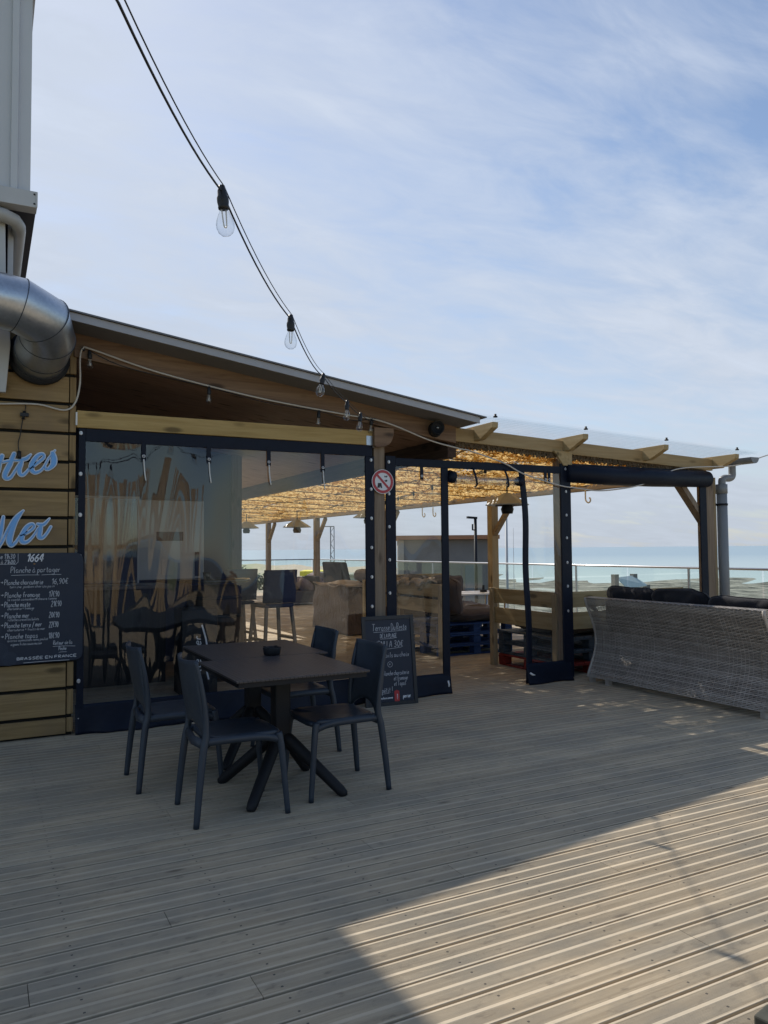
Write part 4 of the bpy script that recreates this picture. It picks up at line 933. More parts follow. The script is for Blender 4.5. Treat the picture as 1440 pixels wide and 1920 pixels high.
def pillow(name, c, sx, sy, sz, m, label, group, tilt=0, seed=0, yaw=0, cat='cushion'):
    c = Vector(c); rnd = random.Random(seed); ph = [rnd.uniform(0, 6) for _ in range(6)]
    b = MB(); n = 20; N = 14; R_ = Matrix.Rotation(yaw, 3, 'Z') @ Matrix.Rotation(tilt, 3, 'Y')
    def f(u, v):
        a = 2*PI*u; e = PI*(v-.5); ce, se = math.cos(e), math.sin(e)
        sg = lambda q, p_: math.copysign(abs(q)**p_, q)
        x = sg(math.cos(a), .34)*sg(ce, .55); y = sg(math.sin(a), .34)*sg(ce, .55); z = sg(se, .75)
        w_ = 1+.05*math.sin(5*x+ph[0]+3*y)+.05*math.sin(7*y+ph[1]-2*z)
        zz = z*(1-.35*(abs(x)**4+abs(y)**4)*.6)*w_+.08*math.sin(3*x+ph[2])*math.sin(3*y+ph[3])
        q = Vector((x*sx*(1+.03*math.sin(4*y+ph[4])), y*sy*(1+.03*math.sin(4*x+ph[5])), zz*sz))
        q += Vector((0,0,1))*(.030*mn.noise(q*6+Vector((seed, 0, 0)))+.016*mn.noise(q*15+Vector((0, seed, 0))))+Vector((1,.6,0))*.014*mn.noise(q*9+Vector((seed, 3, 1)))
        return c+R_ @ q
    b.grid(f, 56, 24)
    o_ = part(name, b, m, None, loc=c); e = MB(); e.tube([(f(k/72, .5)-c)*1.006+c for k in range(72)], .0065, 6, closed=True); part('piping', e, m, o_); return tag(o_, label, cat, group)
g_ = 'black back cushions on the wicker sofa'
for i, (y, s_, z, lab) in enumerate(((6.03,.34,.80,'black back cushion at the far end of the wicker sofa, nearest the curtain'),(5.40,.33,.805,'middle black back cushion standing highest above the wicker sofa back'),(4.72,.34,.765,'black back cushion at the near end of the wicker sofa, sunk lower'))):
    pillow('back_cushion', (6.10, y, z+.025), .20, s_, .085, M['cushion'], lab, g_, tilt=PI/2-.25, seed=10+i)
# ================================================================== PALLET FURNITURE
def pallet_mb(x0, y0, z0, L, Wd, along='x'):
    b = MB(); H = .142
    def bx(a0, a1, c0, c1, z0_, z1_):
        if along == 'x': b.box(x0+a0, x0+a1, y0+c0, y0+c1, z0+z0_, z0+z1_)
        else: b.box(x0+c0, x0+c1, y0+a0, y0+a1, z0+z0_, z0+z1_)
    n = max(5, int(Wd/.125)); s = Wd/n
    for i in range(n): bx(0, L, i*s+.008, (i+1)*s-.008, .120, H-.002)
    for a in (.0, L/2-.05, L-.10): bx(a, a+.10, .0, Wd, .100, .119)
    for c in (.0, Wd/2-.06, Wd-.12):
        for a in (0, L/2-.06, L-.12): bx(a+.004, a+.116, c+.004, c+.116, .021, .099)
        bx(0, L, c+.01, c+.11, .001, .020)
    return b
# bench whose back faces the open doorway from the right
PB = thing('pallet_sofa', 'pallet corner sofa with red bottom pallet, just inside the doorway on the right', 'sofa', (6.2, 7.2, 0), 'sofas built from pallets')
for i, m_ in enumerate(('pal_red', 'pal_grey', 'pal_grey')):
    part('pallet', pallet_mb(5.70, 6.80, i*.144, 1.12, .80 if False else 1.04, 'y'), M[m_], PB)
    part('pallet', pallet_mb(6.78, 6.80, i*.144, .95, .80, 'x'), M[('pal_red', 'pal_blue', 'pal_blue')[i]], PB)
for z0, z1 in ((.77,.945), (.525,.715)):
    b = MB(); b.box(5.622, 5.648, 6.74, 7.88, z0, z1); part('back_board', b, M['bench'], PB, bevel=.003)
    b = MB(); b.box(5.70, 7.62, 6.722, 6.748, z0, z1); part('back_board', b, M['bench_x'], PB, bevel=.003)
for x, y in ((5.60,7.88),(5.605,6.70),(7.55,6.75),(6.60,6.75)):
    b = MB(); b.box(x, x+.065, y, y+.075, 0.0, .955 if y > 7 else .93); part('post', b, M['bench_z'], PB, bevel=.004)
pillow('seat_cushion', (6.35, 7.35, .515), .55, .48, .085, M['taupe'], 'taupe seat cushion on the corner sofa with the red pallet', None, seed=2)
# bench left of the doorway
PL = thing('pallet_sofa', 'blue pallet sofa with planked back, seen left of the open doorway', 'sofa', (5.9, 9.3, 0), 'sofas built from pallets')
for i in range(3): part('pallet', pallet_mb(5.40, 8.80, i*.144, 1.18, 1.0, 'x'), M['pal_blue'], PL)
for z0, z1 in ((.80,.97), (.585,.765)):
    b = MB(); b.box(5.325, 5.352, 8.66, 9.86, z0, z1); part('back_board', b, M['bench'], PL, bevel=.003)
for y in (8.62, 9.86):
    b = MB(); b.box(5.30, 5.372, y, y+.075, 0, .965); part('post', b, M['bench_z'], PL, bevel=.004)
b = MB(); b.box(5.325, 5.35, 9.95, 10.9, .80, .97); b.box(5.325, 5.35, 9.95, 10.9, .585, .765); b.box(5.30, 5.37, 10.9, 10.97, 0, .96); part('back_board', b, M['bench'], PL, bevel=.003)
gl = 'taupe cushions on the blue pallet sofa'
pillow('back_cushion', (5.62, 8.98, .79), .25, .30, .13, M['taupe'], 'upright taupe cushion at the near end of the blue pallet sofa', gl, tilt=PI/2-.18, seed=21)
pillow('back_cushion', (5.50, 9.65, .85), .22, .34, .12, M['taupe'], 'upright taupe cushion showing above the planked back of the blue pallet sofa', gl, tilt=PI/2-.1, seed=22)
pillow('seat_cushion', (6.10, 9.22, .535), .46, .46, .10, M['taupe'], 'flat taupe seat cushion on top of the blue pallets', gl, seed=23)
b = MB()
def fold(u, v): return (5.33+.34*v-.03, 9.0+.95*u, .985+.028*math.sin(u*19+math.sin(u*40))+.02*math.sin(v*8)-(.11 if v < .06 else 0)*.3)
b.grid(fold, 60, 10); tag(part('striped_blanket', b, M['fur'], None, solid=.012, loc=(5.5,9.5,.98)), 'crumpled pale blanket lying along the back of the blue pallet sofa', 'blanket')
# far sofa near the rail side
PF = thing('pallet_sofa', 'far pallet sofa behind the white table, near the side post', 'sofa', (7.0, 11.7, 0), 'sofas built from pallets')
for i in range(2): part('pallet', pallet_mb(6.3, 11.3, i*.144, 1.5, .85, 'x'), M['pal_blue'], PF)
b = MB(); b.box(6.25, 7.7, 12.2, 12.23, .55, .98); part('back_board', b, M['bench_x'], PF)
gf = 'cushions on the far pallet sofa'
for i, (x, yq, z, kind, lab) in enumerate(((6.75,11.95,.72,'back_cushion','left back cushion of the far pallet sofa behind the white table'),(7.45,11.95,.70,'back_cushion','right back cushion of the far pallet sofa, next to the side post'),(6.8,11.6,.40,'seat_cushion','left seat cushion of the far pallet sofa behind the white table'),(7.5,11.6,.40,'seat_cushion','right seat cushion of the far pallet sofa, next to the side post'))):
    if kind[0] == 'b': pillow(kind, (x, yq, z), .25, .37, .13, M['taupe'], lab, gf, tilt=PI/2-.15, yaw=PI/2, seed=30+i)
    else: pillow(kind, (x, yq, z), .36, .33, .10, M['taupe'], lab, gf, seed=30+i)
WT = thing('white_table', 'white table on thin steel legs between the pallet sofas', 'table', (6.85, 10.2, 0))
b = MB(); b.box(6.35, 7.35, 9.85, 10.5, .725, .75); part('tabletop', b, M['white_top'], WT, bevel=.004)
for x, y in ((6.42,9.92),(7.28,9.92),(6.42,10.43),(7.28,10.43)):
    b = MB(); b.tube([(x,y,0),(x,y,.724)], .018, 10); part('leg', b, M['steel'], WT)
MH = thing('menu_holder', 'small black menu holder standing on the white table by the post', 'holder', (7.0, 10.1, .75))
b = MB(); b.box(6.955, 7.045, 10.07, 10.13, .751, .79); part('base', b, M['black'], MH)
b = MB(); b.box(6.985, 7.015, 10.09, 10.11, .791, .86); part('card', b, M['black'], MH)
# plastic covered bench further back
CB_ = thing('covered_bench', 'bench under a shiny brown plastic cover, seen through the left curtain', 'bench', (5.9, 12.4, 0))
b = MB()
def cov(u, v):                                       # perimeter u, height v, bulging and wrinkled
    P = [(5.42,11.75),(6.55,11.75),(6.55,13.25),(5.42,13.25)]; k = u*4; i = int(k) % 4; f = k-int(k); a, c_ = P[i], P[(i+1) % 4]
    x = a[0]+(c_[0]-a[0])*f; y = a[1]+(c_[1]-a[1])*f; cx, cy = 5.985, 12.5
    s_ = 1+.05*(1-v)+.012*math.sin(u*70+v*9)+.010*math.sin(u*31-v*14)
    return (cx+(x-cx)*s_, cy+(y-cy)*s_, .02+.80*v+.025*v*math.sin(u*23))
b.grid(cov, 96, 16); part('plastic_cover', b, M['tarp'], CB_)
b = MB(); b.grid(lambda u, v: (5.40+1.17*u, 11.73+1.54*v, .815+.05*math.sin(PI*u)*math.sin(PI*v)+.03*math.sin(u*13+v*5)*math.sin(v*11)), 24, 30); part('throw', b, M['fur'], CB_, solid=.02)
pillow('striped_cushion', (5.95, 12.1, .96), .16, .30, .12, fabric('striped_grey', (.22,.20,.20)), 'grey cushion lying on the plastic covered bench', None, tilt=.4, seed=41)
LG = thing('lounge_chair', 'dark slate high backed lounge chair behind the covered bench', 'chair', (6.6, 14.6, 0))
b = MB(); b.prism([(0,.1),(.75,.1),(.75,.42),(.2,.45),(.02,1.18),(-.14,1.18)], (6.5,14.2,0), (1,0,0), (0,0,1), (0,1,0), .95); part('shell', b, plain('slate_fabric', (.045,.055,.07), .9), LG, bevel=.03)
b = MB()
for x, y in ((6.5,14.25),(7.2,14.25),(6.5,15.08),(7.2,15.08)): b.box(x, x+.05, y, y+.05, 0, .12)
part('feet', b, M['black'], LG)
# lounge seats seen through the curtain
for i, (px, py, lab) in enumerate(((562,1133,'grey low armchair with a pink-grey cushion behind the bar chairs, nearer one'),(585,1118,'grey low armchair behind the covered bench, farther one by the side post'))):
    p = atz(px, py); AC = thing('low_armchair', lab, 'armchair', p, 'low grey armchairs on the far terrace')
    m_ = plain('grey_rattan', (.07,.068,.07), .8, var=.4, scale=40)
    b = MB(); b.box(p.x-.4, p.x+.4, p.y-.4, p.y+.4, .06, .36); part('base', b, m_, AC, bevel=.03)
    b = MB(); b.box(p.x+.28, p.x+.42, p.y-.40, p.y+.40, .361, .74); b.box(p.x-.38, p.x+.279, p.y+.28, p.y+.40, .361, .6); part('back', b, m_, AC, bevel=.03)
    pillow('armchair_cushion', (p.x+.10, p.y-.05, .50), .26, .30, .13, plain('mauve_fabric', (.20,.165,.17), .95, var=.2), 'mauve cushion on the '+('nearer' if i == 0 else 'farther')+' low grey armchair', None, tilt=.7, seed=50+i)

# bar furniture seen through the left curtain
BT = thing('bar_table', 'tall round bar table with a dark polished top behind the left curtain', 'table', (2.33, 8.7, 0))
b = MB(); b.lathe([(0,1.085),(.39,1.085),(.405,1.095),(.405,1.115),(.395,1.125),(0,1.125)], (2.33,8.7,0), 40); part('tabletop', b, plain('dark_lacquer', (.02,.025,.025), .15), BT)
b = MB(); b.lathe([(.0,.0),(.27,.0),(.31,.12),(.335,.42),(.33,.60),(.30,.90),(.26,1.05),(.0,1.05)], (2.33,8.7,0), 28); part('barrel', b, wood('dark_barrel', (.035,.022,.014), (.08,.05,.03), 'z'), BT)
b = MB()
for z, r in ((.13,.318),(.32,.336),(.72,.329),(.92,.304)): b.tube([(2.33,8.7,z-.02),(2.33,8.7,z+.02)], r, 28)
part('hoop', b, M['black'], BT)
CUP = thing('bar_cup', 'small dark cup standing on the tall round bar table', 'cup', (2.2, 8.6, 1.126))
b = MB(); b.lathe([(0,1.127),(.035,1.127),(.045,1.20),(.041,1.20),(.032,1.135),(0,1.135)], (2.22,8.6,0), 18); part('body', b, M['black'], CUP)
def bar_chair():
    t = thing('bar_chair', '', 'bar chair', (0,0,0), 'tall dark bar chairs')
    b = MB(); b.box(-.2,.2,-.2,.2,.74,.79); part('seat', b, M['navy_matt'], t, bevel=.02)
    b = MB(); b.grid(lambda u, v: ((u-.5)*.44, -.20-.05*v+.03*(2*u-1)**2, .80+.40*v), 10, 6); part('backrest', b, M['navy_matt'], t, solid=.03)
    for sx in (-1, 1):
        for sy in (-1, 1): b = MB(); b.beam((sx*.23,sy*.23,0),(sx*.17,sy*.17,.74),.035,.035,(0,1,0)); part('leg', b, plain('pale_chair_leg', (.11,.095,.08), .6), t)
    b = MB(); b.box(-.2,.2,-.215,-.19,.27,.30); b.box(-.2,.2,.19,.215,.27,.30); b.box(-.215,-.19,-.189,.189,.34,.37); b.box(.19,.215,-.189,.189,.34,.37); part('footrest', b, M['black'], t)
    return t
bc = bar_chair(); bc.location = (3.18, 9.15, 0); bc.rotation_euler.z = .15; bc['label'] = 'tall dark bar chair at the right of the pair, nearest the curtain'
dup(bc, (2.93, 9.9, 0), .05, 'tall dark bar chair at the left of the pair, next to the brown corner post')
p = at(260, 937, 9.9); q = at(383, 1085, 9.9); WB = thing('wall_cabinet', 'pale grey cabinet with a dark label plate on the navy bar wall', 'cabinet', ((p.x+q.x)/2, 10.1, 1.5))
b = MB(); b.box(p.x, q.x, 9.92, 10.295, q.z, p.z); part('body', b, M['fridge'], WB, bevel=.008)
a = at(294,997,9.9); c = at(344,1014,9.9); b = MB(); b.box(a.x, c.x, 9.912, 9.919, c.z, a.z); part('label_plate', b, M['navy_matt'], WB)
a = at(304,1048,9.9); c = at(326,1078,9.9); b = MB(); b.box(a.x, c.x, 9.913, 9.919, c.z, a.z); part('notice', b, M['offwhite'], WB)
a = at(366,1035,9.9); c = at(374,1080,9.9); b = MB(); b.box(a.x, c.x, 9.90, 9.919, c.z, a.z); part('handle', b, M['navy_matt'], WB, bevel=.004)
a = at(160,930,9.5); c = at(257,1085,9.5); GS = thing('glass_screen', 'glass screen with a thin pale frame beside the pale cabinet', 'screen', ((a.x+c.x)/2, 9.5, 0))
b = MB(); b.box(a.x-.6, c.x+.02, 9.49, 9.51, a.z-.02, a.z+.005); b.box(c.x, c.x+.022, 9.49, 9.51, 0, a.z-.021); part('frame', b, M['offwhite'], GS)
b = MB(); b.box(a.x-.6, c.x-.002, 9.497, 9.503, .05, a.z-.022); part('pane', b, M['glass'], GS)
a = at(352,1150,8.1); BN = thing('drinks_cooler', 'black upright drinks cooler with a white swoosh behind the left curtain', 'cooler', (a.x, 8.15, 0))
b = MB(); b.box(a.x-.14, a.x+.22, 7.75, 8.1, .0, .86); part('body', b, M['black'], BN, bevel=.01)
b = MB(); wq = Writer((a.x+.03, 7.746, .12), (0,0,1), (-1,0,0)); wq.text(b, 0, -.02, 'Belle bier', .085, .011, jit=.02); part('lettering', b, M['print'], BN)
b = MB(); wq = Writer((a.x+.10, 7.746, .2), (0,0,1), (-1,0,0)); wq.line(b, [(-.05,-.03),(.1,.0),(.3,-.01),(.5,.04)], .02); part('swoosh', b, M['print'], BN)

BC = thing('bar_counter', 'dark bar counter added to darken the space behind the left curtain', 'bar counter', (1.2, 9.0, 0))  # counter added to deepen the dark behind the curtain
b = MB(); b.box(.66, 1.80, 8.75, 9.3, .0, 1.03); part('body', b, wood('black_stained_boards', (.012,.011,.012), (.03,.027,.026), 'z', .6), BC)
b = MB(); b.box(.64, 1.86, 8.70, 9.35, 1.031, 1.07); part('worktop', b, plain('dark_worktop', (.02,.022,.028), .3), BC, bevel=.004)
# ================================================================== HEATERS, HOOKS
def heater():
    t = thing('pendant_heater', '', 'heater', (0,0,0), 'pendant heaters under the reed ceiling')
    b = MB(); r0, r1 = .285, .05
    b.lathe([(r1,.15),(r0,0.0),(r0,-.012),(r0-.004,-.012),(r1,.14)], (0,0,0), 6, smooth=False); part('reflector', b, plain('dull_steel', (.22,.225,.235), .4, .55), t)
    b = MB(); b.lathe([(0,-.12),(.07,-.12),(.085,-.06),(.06,.0),(.05,.03),(0,.03)], (0,0,0), 14); part('lamp_body', b, M['black'], t)
    b = MB(); b.tube([(0,0,.14),(0,0,.32)], .010, 8); part('rod', b, M['black'], t)
    return t
h0 = heater(); h0.location = atd(951, 946, 10.15); h0['label'] = 'pendant heater with pyramid steel hood, seen through the open doorway'
dup(h0, atd(557, 988, 15.5), .3, 'small pendant heater seen through the left curtain at its middle')
dup(h0, atd(690, 970, 14.6), .1, 'small pendant heater half hidden by the signed post')
dup(h0, atd(462, 990, 17.5), .1, 'farthest pendant heater beside the brown corner post')
def hook():
    b = MB(); b.tube(smooth_path([(0,0,.16),(0,0,.03),(.0,-.02,-.01),(.0,-.06,-.03),(.0,-.10,-.01),(.0,-.10,.03),(.0,-.08,.04)], 5), .011, 8); return part('ceiling_hook', b, M['cord'], None)
hk = hook()
for i, (px, py, lab) in enumerate(((1098,938,'pale curled hook under the side beam at the right bay'),(812,965,'right pale hook of the close pair under the side beam'),(792,966,'left pale hook of the close pair under the side beam'))):
    o_ = hk if i == 0 else hk.copy()
    if i: COL.objects.link(o_)
    o_.location = atx(px, py, 7.90)+Vector((0, 0, -.01)); tag(o_, lab, 'hook', 'hooks under the side beam')

# ================================================================== GLASS RAIL
XR = 10.75; RT = 1.075
RL = thing('glass_balustrade', 'frameless glass balustrade with a thin steel rail along the seaward deck edge', 'balustrade', (XR, 12, 0))
b = MB(); b.tube([(XR, -2, RT), (XR, 26.4, RT)], .021, 10); b.tube([(2.0, 26.4, RT), (XR, 26.4, RT)], .021, 10); part('handrail', b, M['steel'], RL)
ys = [-2+1.42*k for k in range(21)]
for a, c in zip(ys, ys[1:]):
    b = MB(); b.box(XR-.006, XR+.006, a+.02, min(c-.02, 26.38), .06, RT-.022); part('glass_panel', b, M['glass'], RL)
for x0 in [2.0+1.45*k for k in range(6)]:
    b = MB(); b.box(x0+.02, x0+1.43, 26.394, 26.406, .06, RT-.022); part('glass_panel', b, M['glass'], RL)
for y in ys[::2]:
    b = MB(); b.box(XR-.012, XR+.012, y-.018, y+.018, 0, RT-.021); part('rail_post', b, M['steel'], RL)

# ================================================================== BEYOND THE DECK
HT = thing('beach_building', 'low grey building with an overhanging orange roof edge beyond the rail', 'building', atd(830, 1100, 30))
def dbox(b, px0, px1, py0, py1, D, depth, y0=None):
    a = atd(px0, py0, D); c_ = atd(px1, py0, D); e = atd(px0, py1, D); dirr = (c_-a); dirr.z = 0; L = dirr.length; dirr.normalize(); back = Vector((-dirr.y, dirr.x, 0))
    if back.y < 0: back = -back
    o_ = Vector((a.x, a.y, 0)); z1 = (a.z+c_.z)/2; z0 = e.z if y0 is None else y0
    mid = o_+dirr*(L/2)+back*(depth/2); mid.z = (z0+z1)/2
    b.obox(mid, dirr*(L/2), back*(depth/2), Vector((0,0,(z1-z0)/2)))
b = MB(); dbox(b, 748, 928, 1012, 0, 30, 5, -3.3); part('wall', b, plain('grey_stained_render', (.19,.185,.185), .85, var=.4, scale=.9), HT)
b = MB(); dbox(b, 742, 937, 1003.5, 1012, 29.6, 5.8); part('roof', b, plain('orange_roof_edge', (.36,.16,.08), .7, var=.15), HT)
b = MB(); dbox(b, 872, 895, 1060, 0, 29.9, .1, -3.2); part('door', b, plain('blue_grey_door', (.10,.14,.19), .6), HT)
b = MB(); dbox(b, 746, 757, 1013, 0, 29.92, .1, -3.2); part('corner_strip', b, plain('cream_render', (.42,.38,.31), .8), HT)
p = atd(893, 1100, 26); LP = thing('street_lamp', 'dark street lamp with one short arm in front of the low grey building', 'street lamp', (p.x, p.y, -3.2))
t_ = atd(890, 971, 26); b = MB(); b.tube([(p.x,p.y,-3.2),(p.x,p.y,t_.z)], [.07,.05], 10); part('pole', b, M['black'], LP)
b = MB(); l_ = atd(876, 970, 26); b.beam((p.x+.04,p.y-.02,t_.z), (l_.x,l_.y,t_.z+.02), .12, .07); part('lamp_head', b, M['black'], LP)
b = MB(); e_ = atd(886, 988, 26); b.tube([(p.x,p.y,e_.z-.1),(e_.x,e_.y,e_.z-.1),(e_.x,e_.y,e_.z+.1)], .03, 6); part('bracket', b, M['black'], LP)
p = atd(951, 1100, 27); t_ = atd(949, 955, 27); FP = thing('flagpole', 'slim pale flagpole standing on the shore beyond the doorway', 'pole', (p.x, p.y, -3.5))
b = MB(); b.tube([(p.x,p.y,-3.6),(t_.x,t_.y,t_.z)], [.06,.04], 8); part('pole', b, M['offwhite'], FP)
b = MB(); q = atd(962, 990, 27.2); b.tube([(q.x,q.y,-3.0),(q.x,q.y,q.z)], .010, 5); part('halyard', b, M['offwhite'], FP)
p = atd(622, 1100, 58); t_ = atd(620, 988, 58); LM = thing('lattice_mast', 'thin grey lattice mast far off behind the side post', 'mast', (p.x, p.y, -3.4))
b = MB(); w_ = .15
for sx, sy in ((-1,-1),(1,-1),(0,1)): b.tube([(p.x+sx*w_,p.y+sy*w_,-3.4),(p.x+sx*w_,p.y+sy*w_,t_.z)], .035, 5)
part('mast_legs', b, M['pvc_pipe'], LM)
b = MB(); z = -3.2; k = 0
while z < t_.z-.4:
    s_ = -1 if k % 2 else 1; b.beam((p.x-s_*w_,p.y-w_,z), (p.x+s_*w_,p.y-w_,z+.42), .03, .03, (0,1,0)); b.beam((p.x-s_*w_,p.y-w_,z), (p.x,p.y+w_,z+.42), .03, .03); z += .42; k += 1
part('bracing', b, M['pvc_pipe'], LM)
b = MB(); b.box(p.x-.75, p.x+.2, p.y-.1, p.y+.1, t_.z, t_.z+.07); part('head', b, M['pvc_pipe'], LM)
KI = thing('yellow_kiosk', 'white beach kiosk with a bright yellow awning roof', 'kiosk', atd(592, 1090, 50))
b = MB(); dbox(b, 566, 612, 1079, 0, 50, 2.5, -3.4); part('wall', b, plain('pale_kiosk_wall', (.45,.52,.52), .7), KI)
b = MB(); dbox(b, 562, 614, 1071, 1080, 49.6, 3.2); part('awning', b, plain('yellow_awning', (.80,.66,.04), .7), KI)
K2 = thing('beach_hut', 'grey beach hut between the kiosk and the signed post', 'hut', atd(655, 1095, 46))
b = MB(); dbox(b, 633, 668, 1081, 0, 46, 3, -3.4); part('wall', b, plain('grey_hut', (.22,.26,.30), .7), K2)
b = MB(); dbox(b, 630, 671, 1077, 1081, 45.7, 3.6); part('roof', b, plain('grey_green_hut_roof', (.27,.27,.22), .7), K2)
SH = thing('beach_shelter', 'shore shelter with a tilted pale canvas roof on timber posts', 'shelter', atd(1180, 1100, 46))
b = MB(); A_ = [atd(1156,1083,46), atd(1186,1079,48), atd(1215,1097,48), atd(1176,1103,46)]; up_ = Vector((0,0,.05))
b.add(A_+[p-up_ for p in A_], [(0,1,2,3),(7,6,5,4),(0,4,5,1),(1,5,6,2),(2,6,7,3),(3,7,4,0)]); part('canvas_roof', b, plain('pale_canvas', (.56,.62,.60), .7), SH)
for px, py, D_ in ((1153,1077,46.1),(1188,1076,48.1),(1212,1096,48.1)):
    p = atd(px, py, D_); b = MB(); b.box(p.x-.16, p.x+.16, p.y-.16, p.y+.16, -3.9, p.z); part('post', b, plain('grey_timber_post', (.22,.20,.18), .8), SH)
b = MB(); p = atd(1172,1104,46.3); q = atd(1208,1099,48); b.beam((p.x,p.y,p.z-.5), (q.x,q.y,q.z-.5), .1, .7); part('side_board', b, plain('blue_grey_board', (.25,.31,.38), .8), SH)
# far coast
CO = MB()
for k in range(60):
    pass
hl = MB(); N_ = 80; pts = []
for k in range(N_+1):
    az = math.radians(-16+36*k/N_); f_ = k/N_; r = 330+60*f_
    hgt = (3.2+1.2*math.sin(f_*17)+.8*math.sin(f_*41+1))*max(0, 1-(f_/.97)**6)
    pts.append((r*math.sin(az), r*math.cos(az), hgt))
vs = [(x, y, -5) for x, y, h_ in pts]+[(x*1.05, y*1.05, -4.6+h_) for x, y, h_ in pts]+[(x*1.3, y*1.3, -5) for x, y, h_ in pts]; n = N_+1
hl.add(vs, [(i, i+1, n+i+1, n+i) for i in range(N_)]+[(n+i, n+i+1, 2*n+i+1, 2*n+i) for i in range(N_)], True)
structure(part('far_coast', hl, plain('far_coast', (.13,.15,.14), .9, var=.4, scale=.05)))
# bushes by the corner post
def bush(name, c, r, h, label, seed, leaf=.11, n=700):
    rnd = random.Random(seed); T = thing(name, label, 'bush', c, 'bushes beyond the far rail'); c = Vector(c)
    b = MB(); lobes = [(c+Vector((rnd.uniform(-r,r)*.7, rnd.uniform(-r,r)*.7, h*rnd.uniform(.35,.9))), r*rnd.uniform(.3,.55)) for _ in range(9)]
    for i in range(n):
        q, rr_ = rnd.choice(lobes); d = Vector((rnd.gauss(0,1), rnd.gauss(0,1), rnd.gauss(0,1))).normalized(); p = q+d*rr_*rnd.uniform(.5,1.08)
        t1 = Vector((rnd.gauss(0,1), rnd.gauss(0,1), rnd.gauss(0,1))).normalized(); t2 = t1.cross(d).normalized() if t1.cross(d).length > .01 else Vector((1,0,0))
        s_ = leaf*rnd.uniform(.6,1.4); b.add([p-t1*s_, p+t2*s_*.5, p+t1*s_, p-t2*s_*.5], [(0,1,2,3)])
    part('foliage', b, plain('bush_leaves', (.055,.075,.040), .8, var=.6, scale=2), T, fix=False)
    b = MB()
    for q, rr_ in lobes: b.tube([c, c.lerp(q, .5)+Vector((0,0,.1)), q], [.06,.04,.02], 6)
    part('stems', b, plain('bush_stem', (.10,.07,.05), .9), T)
pb = atd(463, 1090, 36); bush('shrub', (pb.x, pb.y, -3.0), 1.0, 3.6, 'left leafy bush beyond the far rail beside the brown corner post', 5)
pb = atd(484, 1090, 38); bush('shrub', (pb.x, pb.y, -3.0), .9, 3.2, 'right leafy bush beyond the far rail beside a side post', 6)

# timber cabin behind the viewer, seen only mirrored in the left curtain
CBN = thing('timber_cabin', 'sunlit timber cabin on the deck, seen mirrored in the left clear curtain', 'cabin', (3.2, -4.4, 0))
b = MB()
rnd = random.Random(4); x = 1.7
while x < 4.7:
    w_ = rnd.uniform(.15,.24); b.box(x, x+w_-.012, -4.42, -4.39, .05, rnd.choice((3.15,3.15,3.2,2.6,3.15,2.2))); x += w_+(rnd.choice((0,0,.12,.05)) if x < 3.1 else rnd.choice((.35,.5,.8)))
part('vertical_boards', b, wood('cabin_board', (.34,.25,.15), (.50,.39,.26), 'z', .75, .4), CBN)
b = MB(); b.box(1.75, 3.3, -4.45, -4.425, .3, 1.0); b.box(1.75, 4.6, -4.45, -4.425, 1.5, 1.62); part('rail_boards', b, M['plank'], CBN)
b = MB(); b.box(1.4, 5.1, -4.6, -4.47, .05, 1.25); part('dark_wall', b, M['navy_matt'], CBN)

p = atz(1452, 1932); BK = tag(part('wood_block', MB().obox(p+Vector((0,0,.02)), (.045,.01,0), (-.008,.04,0), (0,0,.025)), plain('dark_weathered_block', (.05,.05,.04), .9, var=.4, scale=30), None, bevel=.006, loc=p), 'small dark weathered block on the deck at the bottom right corner', 'block')
# ================================================================== WORLD, SUN, CAMERA
SUN = Vector((-.153, 1.0, .947)).normalized()
wd = bpy.data.worlds.new('World'); S.world = wd; wd.use_nodes = True
t = NT.__new__(NT); t.t = wd.node_tree; t.t.nodes.clear()
out = t.n('ShaderNodeOutputWorld')
sky = t.n('ShaderNodeTexSky'); sky.sky_type = 'NISHITA'; sky.sun_disc = False
sky.sun_elevation = math.asin(SUN.z); sky.sun_rotation = math.atan2(SUN.x, SUN.y)
sky.air_density = 1.0; sky.dust_density = .6; sky.ozone_density = 2.0; sky.altitude = 0
gen = t.n('ShaderNodeTexCoord').outputs['Generated']
sp = t.n('ShaderNodeSeparateXYZ', Vector=gen); zz = t.math('MAXIMUM', sp.outputs[2], .0)
den = t.math('ADD', zz, .16)
pl = t.n('ShaderNodeCombineXYZ', X=t.math('DIVIDE', sp.outputs[0], den), Y=t.math('DIVIDE', sp.outputs[1], den), Z=0.0).outputs[0]
mp = t.n('ShaderNodeMapping', Vector=pl, Rotation=(0,0,.95), Scale=(.75,1.7,1)).outputs[0]
n1 = t.noise(mp, 1.25, 9, .60, .5); n2 = t.noise(mp, 4.5, 6, .62, .6); n3 = t.noise(pl, .55, 4, .5, .2)
cen = lambda q, k: t.math('MULTIPLY', t.math('SUBTRACT', q, .5), k)
dens = t.math('ADD', t.math('ADD', cen(n1, 1.15), cen(n2, .55)), t.math('ADD', cen(n3, .7), .60))
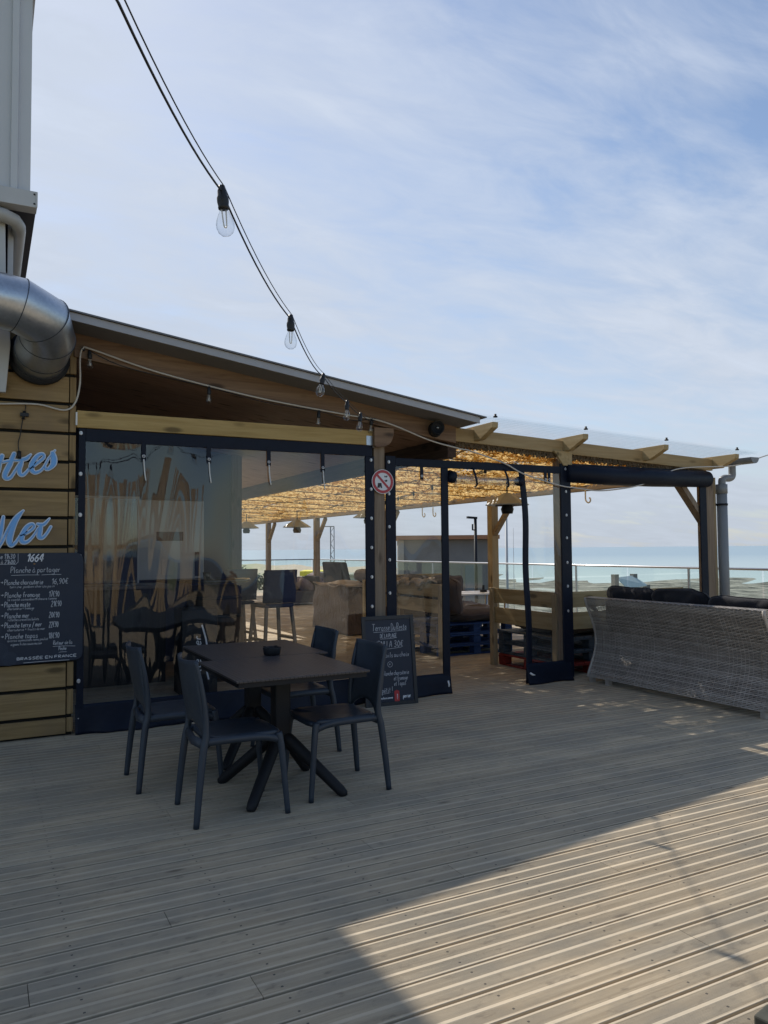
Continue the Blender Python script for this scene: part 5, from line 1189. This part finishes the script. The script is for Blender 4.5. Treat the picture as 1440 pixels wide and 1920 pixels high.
# thicker veil toward the sun side and toward the horizon
dt = t.n('ShaderNodeVectorMath', _operation='DOT_PRODUCT', i0=gen, i1=tuple(SUN)).outputs['Value']
veil = t.math('MULTIPLY', t.math('SUBTRACT', dt, .70), .70)
hz = t.ramp(zz, [(.0, .60), (.10, .45), (.25, .22), (.45, .02), (1.0, 0.0)])
hzd = t.math('MULTIPLY', hz, t.math('MINIMUM', t.math('MAXIMUM', t.math('ADD', t.math('MULTIPLY', dt, .9), .55), .12), 1.0))
fac = t.ramp(t.math('ADD', t.math('ADD', dens, veil), hzd), [(.40, 0.08), (.64, .58), (.92, .97)])
cc = t.ramp(zz, [(.0, (5.6,6.4,7.5)), (.20, (6.9,7.7,8.9)), (.6, (7.6,8.5,9.9))])
skyc = sky.outputs[0]
mx = t.mix(fac, skyc, t.n('ShaderNodeVectorMath', _operation='SCALE', i0=t.ramp(zz, [(.0, (.50,.56,.65)), (.14, (.575,.64,.745)), (.6, (.585,.655,.785))]), Scale=t.math('MULTIPLY', t.math('ADD', t.math('MULTIPLY', t.math('ADD', n2, n1), .26), .76), CLOUD)).outputs[0])
bg = t.n('ShaderNodeBackground', Color=mx, Strength=SKYS)
t.l(bg.outputs[0], out.inputs[0])
sl_ = bpy.data.lights.new('sun', 'SUN'); sl_.energy = SUNE; sl_.angle = math.radians(.53); sl_.color = (1.0, .93, .82)
so_ = bpy.data.objects.new('sun', sl_); COL.objects.link(so_); so_.rotation_euler = (-SUN).to_track_quat('-Z', 'Y').to_euler(); so_.location = SUN*40
cam = bpy.data.cameras.new('camera'); co = bpy.data.objects.new('camera', cam); COL.objects.link(co); S.camera = co
cam.sensor_fit = 'VERTICAL'; cam.sensor_height = 32.0; cam.lens = 32.0*FPX/1920; cam.clip_end = 20000; cam.clip_start = .05
co.matrix_world = Matrix((( cR.x, cU.x, -cF.x, EYEP.x), (cR.y, cU.y, -cF.y, EYEP.y), (cR.z, cU.z, -cF.z, EYEP.z), (0,0,0,1)))
S.render.resolution_x, S.render.resolution_y = 768, 1024
S.view_settings.view_transform = 'Standard'; S.view_settings.look = 'None'; S.view_settings.gamma = 1; S.view_settings.exposure = EXPO
S.cycles.use_denoising = True; S.cycles.max_bounces = 10; S.cycles.diffuse_bounces = 4; S.cycles.glossy_bounces = 4; S.cycles.transparent_max_bounces = 32; S.cycles.transmission_bounces = 6
S.cycles.sample_clamp_indirect = 6.0; S.cycles.caustics_reflective = False; S.cycles.caustics_refractive = False
